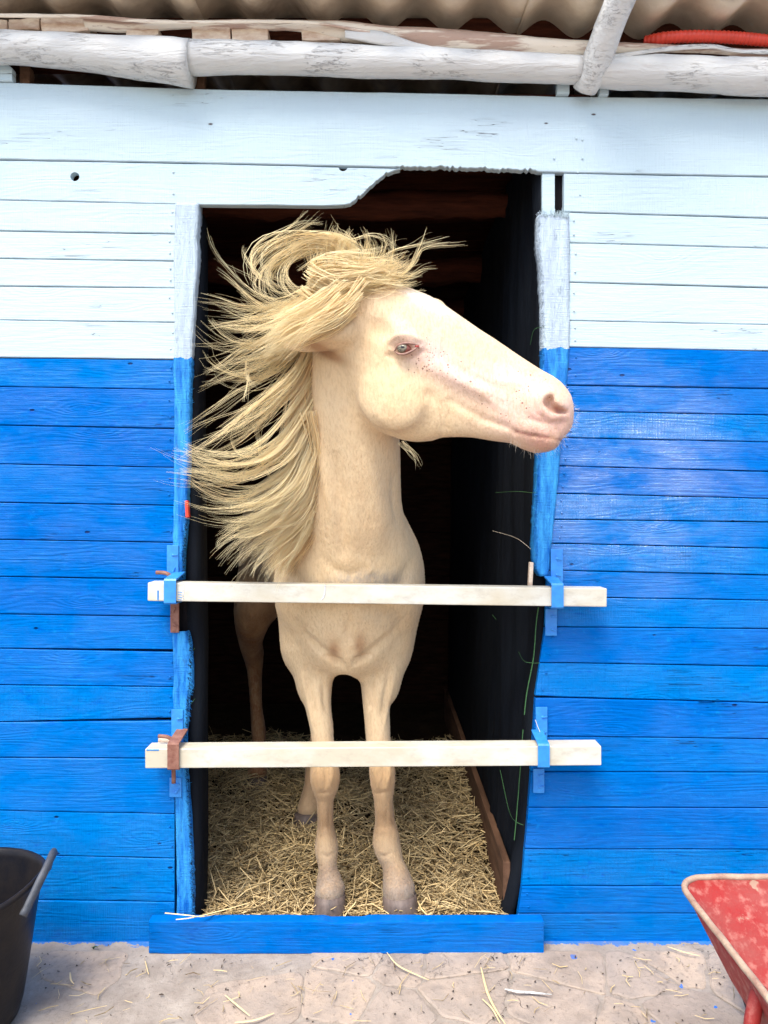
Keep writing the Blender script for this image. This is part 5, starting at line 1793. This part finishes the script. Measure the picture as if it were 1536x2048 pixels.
# single flying locks
fly = [G([(540, 330), (600, 270), (680, 215), (770, 150), (870, 55)], 1.88, 1.84, 1), G([(600, 300), (720, 215), (850, 150), (960, 65)], 1.88, 1.84, 1), G([(510, 420), (505, 320), (580, 240), (700, 190), (820, 140), (930, 147)], 1.88, 1.84, 1),
       G([(700, 260), (780, 200), (860, 150), (940, 140)], 1.88, 1.84, 1), G([(560, 480), (490, 400), (450, 330), (450, 270)], 1.88, 1.88, 1),
       G([(780, 560), (815, 540), (835, 500), (855, 452)], 1.86, 1.80), G([(790, 555), (830, 525), (850, 495), (935, 484)], 1.86, 1.80), G([(770, 560), (820, 552), (850, 538), (876, 535)], 1.86, 1.80),
       G([(760, 520), (790, 500), (830, 490), (900, 472)], 1.86, 1.80), G([(780, 540), (785, 510), (786, 480), (788, 455)], 1.86, 1.82), G([(700, 480), (740, 470), (770, 480), (800, 500)], 1.88, 1.84),
       G([(640, 880), (620, 940), (600, 990), (560, 1000)], 2.0, 1.92), G([(600, 60), (500, 170), (380, 160), (340, 80), (360, 0)], 1.99, 1.92, 3), G([(560, 300), (500, 200), (480, 60), (470, -30)], 1.99, 1.92, 3),
       G([(470, 990), (470, 1080), (500, 1130), (540, 1150)], 1.93, 1.90, 1), G([(480, 1060), (470, 1160), (460, 1250)], 1.93, 1.90, 1),
       G([(560, 700), (500, 750), (470, 780), (450, 840)], 2.03, 2.0, 3), G([(380, 560), (320, 600), (270, 640), (265, 680)], 2.0, 1.96, 3)]
for g0 in fly:
    strands(g0, 9, 0.0025, 0.005, width=0.0007, wav=0.004, tint_=0.1, rs=hr)
# beard under the jaw
for g0 in (G([(806, 882), (830, 905), (845, 935)], 1.86, 1.84), G([(800, 884), (815, 900), (835, 915)], 1.88, 1.85)):
    strands(g0, 8, 0.005, 0.012, width=0.0004, wav=0.004, tint_=0.2, rs=hr)
me = np_mesh('mane', np.concatenate(hair_V), np.concatenate(hair_Q))
at = me.attributes.new('tint', 'FLOAT', 'POINT')
at.data.foreach_set('value', np.concatenate(hair_T).astype(np.float32))
mane = child('mane', me, M['hair']); tag(mane, kind='stuff')
# whiskers and chin hairs
hair_V, hair_Q, hair_T, hair_n = [], [], [], 0
for _ in range(90):
    px, py = hr.uniform(1020, 1130), 0
    py = np.interp(px, [1020, 1068, 1110, 1130], [880, 903, 892, 872])
    a = P(px, py - 4, 1.80) if False else mid(px, py - 5, hr.uniform(-.03, .01))
    dr = np.array((hr.normal(-.1, .5), hr.normal(-.3, .4), -1.0)); dr /= np.linalg.norm(dr)
    L_ = hr.uniform(.008, .035)
    strands(np.array([a, a + dr * L_ * .5, a + dr * L_ + np.array((0.004, 0, -.002))]), 1, 0, 0, width=0.00028, seg=6, wav=0, rs=hr, lenvar=0)
for _ in range(60):
    py = hr.uniform(770, 880)
    px = np.interp(py, [765, 784, 805, 830, 852, 869, 885], [1120, 1136, 1144, 1154, 1144, 1130, 1120])
    a = mid(px, py, hr.uniform(-.03, .02))
    dr = np.array((1.0, hr.normal(-.3, .4), hr.normal(-.2, .5))); dr /= np.linalg.norm(dr)
    L_ = hr.uniform(.004, .018)
    strands(np.array([a, a + dr * L_ * .5, a + dr * L_]), 1, 0, 0, width=0.00025, seg=6, wav=0, rs=hr, lenvar=0)
me = np_mesh('whiskers', np.concatenate(hair_V), np.concatenate(hair_Q))
wh = child('whiskers', me, M['whisker']); tag(wh, kind='stuff')

# short coat hairs lying along the skin, carrying the coat's own colours
pick = np.nonzero((HV[:, 1] < .5) & (HV[:, 2] > .08))[0]
pick = pick[hr.random(len(pick)) < min(1.0, 52000 / len(pick))]
p0, nn_ = HV[pick], HN_[pick]
g_ = np.where(in_head[pick][:, None], EU[None, :] * .9 - EV[None, :] * .4, np.array((0.0, 0.0, -1.0))[None, :]) + hr.normal(0, .28, (len(pick), 3))
tg = g_ - (g_ * nn_).sum(1)[:, None] * nn_; tg /= np.linalg.norm(tg, axis=1)[:, None] + 1e-9
sd_ = np.cross(tg, nn_)
ln_ = (hr.uniform(.004, .009, len(pick)) * np.where(in_head[pick], .6, 1.0))[:, None]
w_ = 0.00042
jit = hr.normal(0, .0018, (len(pick), 1)) * sd_
A_ = p0 + jit - nn_ * .0006
B_ = A_ + tg * ln_ * .6 + nn_ * ln_ * .16
C_ = A_ + tg * ln_ + nn_ * ln_ * .30
VF = np.stack([A_ - sd_ * w_, A_ + sd_ * w_, A_ + nn_ * w_, B_ - sd_ * w_ * .8, B_ + sd_ * w_ * .8, B_ + nn_ * w_ * .8, C_, C_ + sd_ * 1e-5, C_ + nn_ * 1e-5], 1)
qb = []
for r in (0, 3):
    for j in range(3): qb.append((r + j, r + (j + 1) % 3, r + 3 + (j + 1) % 3, r + 3 + j))
QF = (np.arange(len(pick)) * 9)[:, None, None] + np.array(qb)[None]
me = np_mesh('coat_hair', VF.reshape(-1, 3), QF.reshape(-1, 4))
vary = np.clip(1 + hr.normal(0, .14, (len(pick), 1)), .7, 1.2)
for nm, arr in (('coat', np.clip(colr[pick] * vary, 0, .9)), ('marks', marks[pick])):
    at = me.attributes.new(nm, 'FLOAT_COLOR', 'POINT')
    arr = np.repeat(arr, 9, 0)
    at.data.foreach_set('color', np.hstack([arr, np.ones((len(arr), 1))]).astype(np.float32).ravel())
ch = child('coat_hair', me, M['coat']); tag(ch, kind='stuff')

# ------------------------------------------------------------------ straw bedding
def straw_mesh(n, pos_fn, len_rng, w_rng, tilt=0.35):
    pos, zlift = pos_fn(n)
    L_ = rng.uniform(*len_rng, n) * np.where(rng.random(n) < .12, 1.7, 1)
    W_ = rng.uniform(*w_rng, n)
    a = rng.uniform(0, 2 * np.pi, n); e = rng.normal(0, tilt, n)
    D = np.stack([np.cos(a) * np.cos(e), np.sin(a) * np.cos(e), np.sin(e)], 1)
    N = np.stack([-np.sin(a), np.cos(a), rng.normal(0, .5, n)], 1); N /= np.linalg.norm(N, axis=1)[:, None]
    U_ = np.cross(D, N)
    bend = rng.normal(0, .10, n)[:, None] * L_[:, None] * N + rng.normal(0, .05, n)[:, None] * L_[:, None] * U_
    rows = []
    for t in (-.5, 0, .5):
        c = pos + D * (L_ * t)[:, None] + (bend if t == 0 else 0)
        w = W_[:, None] * (1.0 if t == 0 else .7)
        # triangular section
        rows.append(np.stack([c + N * w, c - N * w, c + U_ * w * 0.9], 1))
    V = np.stack(rows, 1)                       # n, 3 rows, 3 verts, 3
    lowest = V[..., 2].reshape(n, -1).min(1)
    V[..., 2] += np.maximum(0, zlift - lowest)[:, None, None]
    base = (np.arange(n) * 9)[:, None, None]
    q = []
    for r in (0, 3):
        for j in range(3): q.append((r + j, r + (j + 1) % 3, r + 3 + (j + 1) % 3, r + 3 + j))
    Q = (base + np.array(q)[None]).reshape(-1, 4)
    me = np_mesh('straw', V.reshape(-1, 3), Q)
    at = me.attributes.new('tint', 'FLOAT', 'POINT')
    at.data.foreach_set('value', np.repeat(np.clip(rng.beta(0.7, 0.8, n), 0, 1), 9).astype(np.float32))
    return me


def bed(n):
    x = rng.uniform(-1.0, 0.355, n); y = 0.035 + 1.55 * rng.random(n) ** 1.5 + 0.07 * (x < -.55)
    bump_ = 0.022 * (np.sin(x * 9 + y * 4) * np.cos(y * 7 - x * 3) + 1) * np.clip((y - .05) * 3, .3, 1.5)
    z = 0.030 + bump_ + rng.random(n) ** 1.5 * 0.035 + 0.05 * np.clip((x - .15) / .22, 0, 1) * np.clip(y, 0, .6)
    return np.stack([x, y, z], 1), np.full(n, 0.03)


bed_o = place('straw_bedding', straw_mesh(15000, bed, (0.03, 0.115), (0.0011, 0.0036), 0.32), M['straw'])
tag(bed_o, 'loose golden straw bedding on the stall floor round the hooves', 'straw', kind='stuff')
# straws at the sill
pts_s = [([P(330, 1826, 2.03), P(372, 1830, 2.02), P(405, 1833, 2.03), P(440, 1826, 2.1)], .0022), ([P(352, 1839, 2.02), P(385, 1835, 2.02), P(440, 1822, 2.06), P(500, 1805, 2.12)], .002)]


def litter(n):
    x = rng.uniform(-1.5, 1.4, n); y = -0.10 - rng.random(n) ** 1.4 * 0.9
    return np.stack([x, y, np.full(n, 0.012)], 1), np.full(n, 0.008)


lit = place('straw_litter', straw_mesh(520, litter, (0.01, 0.055), (0.0005, 0.0016), 0.05), M['straw'])
tag(lit, 'stray bits of straw scattered over the ground before the stable', 'straw', kind='stuff')


def grit(n):
    x = rng.uniform(-1.5, 1.4, n); y = -0.03 - 0.05 * (abs(x + 0.1) < .65) - rng.random(n) ** 1.2 * 1.0
    return np.stack([x, y, np.full(n, 0.008)], 1), np.full(n, 0.006)


gme = straw_mesh(700, grit, (0.002, 0.008), (0.0010, 0.0026), 0.2)
gr = place('grit', gme, simple('dark_grit', (0.10, 0.07, 0.05), 0.9, 0.6, 80, 0.3))
tag(gr, 'dark crumbs of soil and dung scattered on the ground', 'grit', kind='stuff')

# larger pale straws and a white sliver of wood lying on the stones
def ground_pt(px, py, z=0.010):
    d = (CAM_H - z) * F_PX / (py - 1024)
    return P(px, py, d)


def blade(pts, w, name, label, cat, mat, group=None, z=0.012):
    q = catmull([ground_pt(px, py, z + 0.004 * (i % 2)) for i, (px, py) in enumerate(pts)], 18)
    r = w * (np.sin(np.linspace(0.35, math.pi - 0.2, 18)) * .8 + .2)
    o = place(name, tube_mesh(q, r, 6, flat=0.5), mat)
    tag(o, label, cat, group)
    return o


blade([(1010, 1978), (1035, 1983), (1062, 1985), (1104, 1989)], .0042, 'wood_sliver', 'white painted sliver of wood lying on the stones in front of the threshold', 'sliver', M['log'])
blade([(962, 1935), (975, 1985), (992, 2020), (1012, 2050)], .0030, 'straw_stalk', 'long pale green-gold straw stalk running down out of the picture', 'straw', M['straw'])
blade([(965, 1998), (985, 2018), (1000, 2046)], .0022, 'straw_stalk', 'short straw stalk beside the long one on the flagstones', 'straw', M['straw'])
blade([(774, 1905), (795, 1930), (830, 1948), (858, 1960)], .0022, 'straw_stalk', 'thin straw stalk slanting away from under the middle of the threshold', 'straw', M['straw'])
blade([(140, 1945), (142, 1960), (148, 1968)], .0024, 'straw_stalk', 'bent pale straw on the bare mortar by the black bucket', 'straw', M['straw'])
blade([(450, 1990), (480, 2015), (500, 2032)], .0024, 'straw_stalk', 'pale straw lying under the left half of the threshold', 'straw', M['straw'])
blade([(470, 2045), (510, 2040), (548, 2026)], .0028, 'straw_stalk', 'thick pale straw at the bottom edge below the left leg', 'straw', M['straw'])
blade([(1335, 1893), (1365, 1903), (1400, 1912)], .0020, 'straw_stalk', 'thin straw tucked against the foot of the boards near the wheelbarrow', 'straw', M['straw'])
for pts, r in pts_s:
    o = place('straw_stalk', tube_mesh(catmull(pts, 14), r, 6, flat=.5), M['straw'])
    tag(o, 'long straw lying over the threshold end, %s' % ('lower and longer of the pair' if r < .0021 else 'upper of the pair'), 'straw')

# ------------------------------------------------------------------ bucket
bx, by = P(-85, 1775, 1.75)[0], -0.35
bk = empty('bucket', (bx, by, 0))
tag(bk, 'black rubber bucket with loop handles standing against the blue boards', 'bucket')
prof = [(0.0, .012), (.125, .012), (.138, .018), (.146, .05), (.160, .15), (.176, .26), (.188, .335), (.194, .340), (.197, .348), (.193, .355), (.186, .352), (.183, .335),
        (.170, .25), (.154, .15), (.140, .05), (.130, .03), (0.0, .028)]
bm = bmesh.new(); SEG = 72; rows = []
for r, z in prof:
    if r == 0: rows.append([bm.verts.new((0, 0, z))]); continue
    ring = []
    for k in range(SEG):
        a = 2 * math.pi * k / SEG
        rr = r * (1 + .012 * noise.noise(Vector((math.cos(a) * 2, math.sin(a) * 2, z * 5)))) * (1 + 0.02 * math.cos(2 * a) * z / .35)
        zz = z + (0.016 * max(0, math.cos(a + .15)) ** 6 * (z / .35) ** 4 + .010 * max(0, -math.cos(a)) ** 6 * (z / .35) ** 4)
        ring.append(bm.verts.new((rr * math.cos(a), rr * math.sin(a), zz)))
    rows.append(ring)
for a, b in zip(rows, rows[1:]):
    for k in range(SEG):
        l = (k + 1) % SEG
        if len(a) == 1: bm.faces.new((a[0], b[l], b[k]))
        elif len(b) == 1: bm.faces.new((a[k], a[l], b[0]))
        else: bm.faces.new((a[k], a[l], b[l], b[k]))
o = link('tub', bm_mesh(bm), M['rubber'], bk, True); o.location = (0, 0, 0)
for sgn in (1, -1):
    pts = catmull([(sgn * .180, -.115, .318), (sgn * .196, -.085, .352), (sgn * .214, -.045, .392), (sgn * .216, 0.0, .402), (sgn * .210, .045, .388), (sgn * .192, .085, .350), (sgn * .182, .11, .322)], 30)
    o = link('handle', tube_mesh(pts, 0.009, 10, flat=1.3, jitter=.0015), M['rubber_grey'], bk, True); o.location = (0, 0, 0)
bk.rotation_euler = (0, 0, math.radians(12))

# ------------------------------------------------------------------ wheelbarrow
wb = empty('wheelbarrow', (0.93, -1.0, 0))
tag(wb, 'red wheelbarrow with a scuffed tray and worn cream rim beside the stable', 'wheelbarrow')
WC = np.array((0.93, -1.0, 0.0))
# tray rim corners (x, y, z) and floor corners, lofted through rounded rectangles
def rrect(x0, x1, y0, y1, r, z, n=10, zf=None):
    pts = []
    for cx, cy, a0 in ((x1 - r, y1 - r, 0), (x0 + r, y1 - r, 90), (x0 + r, y0 + r, 180), (x1 - r, y0 + r, 270)):
        for k in range(n):
            a = math.radians(a0 + 90 * k / (n - 1))
            x, y = cx + r * math.cos(a), cy + r * math.sin(a)
            pts.append((x, y, z if zf is None else zf(x, y, z)))
    return pts


X0, X1, Y0, Y1 = 0.607, 1.235, -1.50, -0.622
zf = lambda x, y, z: z + 0.03 * max(0, (y + 0.9) / .3) ** 2 * 0.5
rings = [rrect(X0, X1, Y0, Y1, .055, .497, zf=zf), rrect(X0 + .035, X1 - .035, Y0 + .05, Y1 - .10, .07, .40), rrect(X0 + .075, X1 - .075, Y0 + .10, Y1 - .22, .08, .32),
         rrect(X0 + .10, X1 - .10, Y0 + .13, Y1 - .28, .08, .295), rrect(X0 + .16, X1 - .16, Y0 + .2, Y1 - .36, .06, .292)]
bm = bmesh.new()
V = [[bm.verts.new(np.array(p) - WC + np.array(noise.noise_vector(Vector(p) * 7)) * .003) for p in r] for r in rings]
for a, b in zip(V, V[1:]):
    for k in range(len(a)):
        l = (k + 1) % len(a); bm.faces.new((a[k], a[l], b[l], b[k]))
bm.faces.new(V[-1])
bmesh.ops.subdivide_edges(bm, edges=bm.edges[:], cuts=2, use_grid_fill=True)
tray = link('tray', bm_mesh(bm), M['barrow'], wb, True); tray.location = (0, 0, 0)
md = tray.modifiers.new('t', 'SOLIDIFY'); md.thickness = .003
rim_pts = np.array(rings[0]) - WC
rim_pts = np.vstack([rim_pts, rim_pts[:1]])
q = catmull(rim_pts, 220)
V_, Q_ = tube_arrays(q, .0062, 10)
bm = bmesh.new(); vs = [bm.verts.new(Vector(v) + noise.noise_vector(Vector(v) * 20) * .0015) for v in V_]
for f in Q_: bm.faces.new([vs[k] for k in f])
o = link('rim', bm_mesh(bm), M['barrow_rim'], wb, True); o.location = (0, 0, 0)
o['label'] = 'worn cream rolled rim of the tray'


def wtube(name, pts, r, mat=None):
    o = link(name, tube_mesh(catmull(np.array(pts, float) - WC, 24), r, 12), mat or M['barrow'], wb, True); o.location = (0, 0, 0); return o


for s, xx in ((-1, 0.0), (1, 1.0)):
    fx = (lambda x: x) if s < 0 else (lambda x: 2 * 0.921 - x)
    wtube('leg', [(fx(.632), -.905, .475), (fx(.606), -.925, .40), (fx(.585), -.94, .2), (fx(.575), -.95, .014)], .0125)
    wtube('handle', [(fx(.86), -.52, .22), (fx(.78), -.75, .26), (fx(.72), -1.1, .285), (fx(.70), -1.5, .36), (fx(.69), -1.95, .50)], .015)
# wheel under the nose, towards the wall
def ring_mesh(c, R_, r, seg=40, sides=12, axis='X'):
    a = np.linspace(0, 2 * np.pi, seg + 1)
    path = np.stack([np.zeros_like(a), np.cos(a) * R_, np.sin(a) * R_], 1) + c
    V, Q = tube_arrays(path, r, sides, up=(1, 0, 0)); bm = bmesh.new(); vs = [bm.verts.new(v) for v in V]
    for f in Q: bm.faces.new([vs[k] for k in f])
    bmesh.ops.remove_doubles(bm, verts=bm.verts, dist=1e-4)
    return bm_mesh(bm)


wc = np.array((.921, -.43, .175)) - WC
wl = link('wheel', ring_mesh(wc, .145, .03), M['tyre'], wb, True); wl.location = (0, 0, 0)
bm = bmesh.new(); r_ = bmesh.ops.create_cone(bm, cap_ends=True, segments=28, radius1=.118, radius2=.118, depth=.012)
bmesh.ops.rotate(bm, verts=bm.verts, cent=(0, 0, 0), matrix=Matrix.Rotation(math.pi / 2, 3, 'Y')); bmesh.ops.translate(bm, vec=wc, verts=bm.verts)
rm = link('rim', bm_mesh(bm), M['barrow'], wl); rm.parent = wl; rm.location = (0, 0, 0)
wtube('axle', [(.84, -.43, .175), (1.0, -.43, .175)], .009, M['rust'])
for s in (-1, 1):
    wtube('fork', [(.921 + s * .06, -.52, .225), (.921 + s * .058, -.43, .175)], .010)

# a small weed rooted where the boards meet the ground
wdm = simple('weed_green', (0.05, 0.14, 0.03), 0.6, 0.4, 60, 0.1)
weed = empty('weed', tuple(ground_pt(187, 1898, 0.0)))
tag(weed, 'small green weed with blue paint specks at the foot of the left boards', 'weed')
for i in range(7):
    a = rng.uniform(-1.2, 1.2); L_ = rng.uniform(.018, .034)
    q = catmull([(0, 0, 0), (math.sin(a) * L_ * .4, -.004, L_ * .45), (math.sin(a) * L_ * 1.0, -.010, L_ * .55)], 8)
    o = link('leaf', tube_mesh(q, np.array((.0012, .002, .0024, .0024, .002, .0016, .001, .0004)), 5, flat=.35), wdm if i else M['steel_blue'], weed, True); o.location = (0, 0, 0)
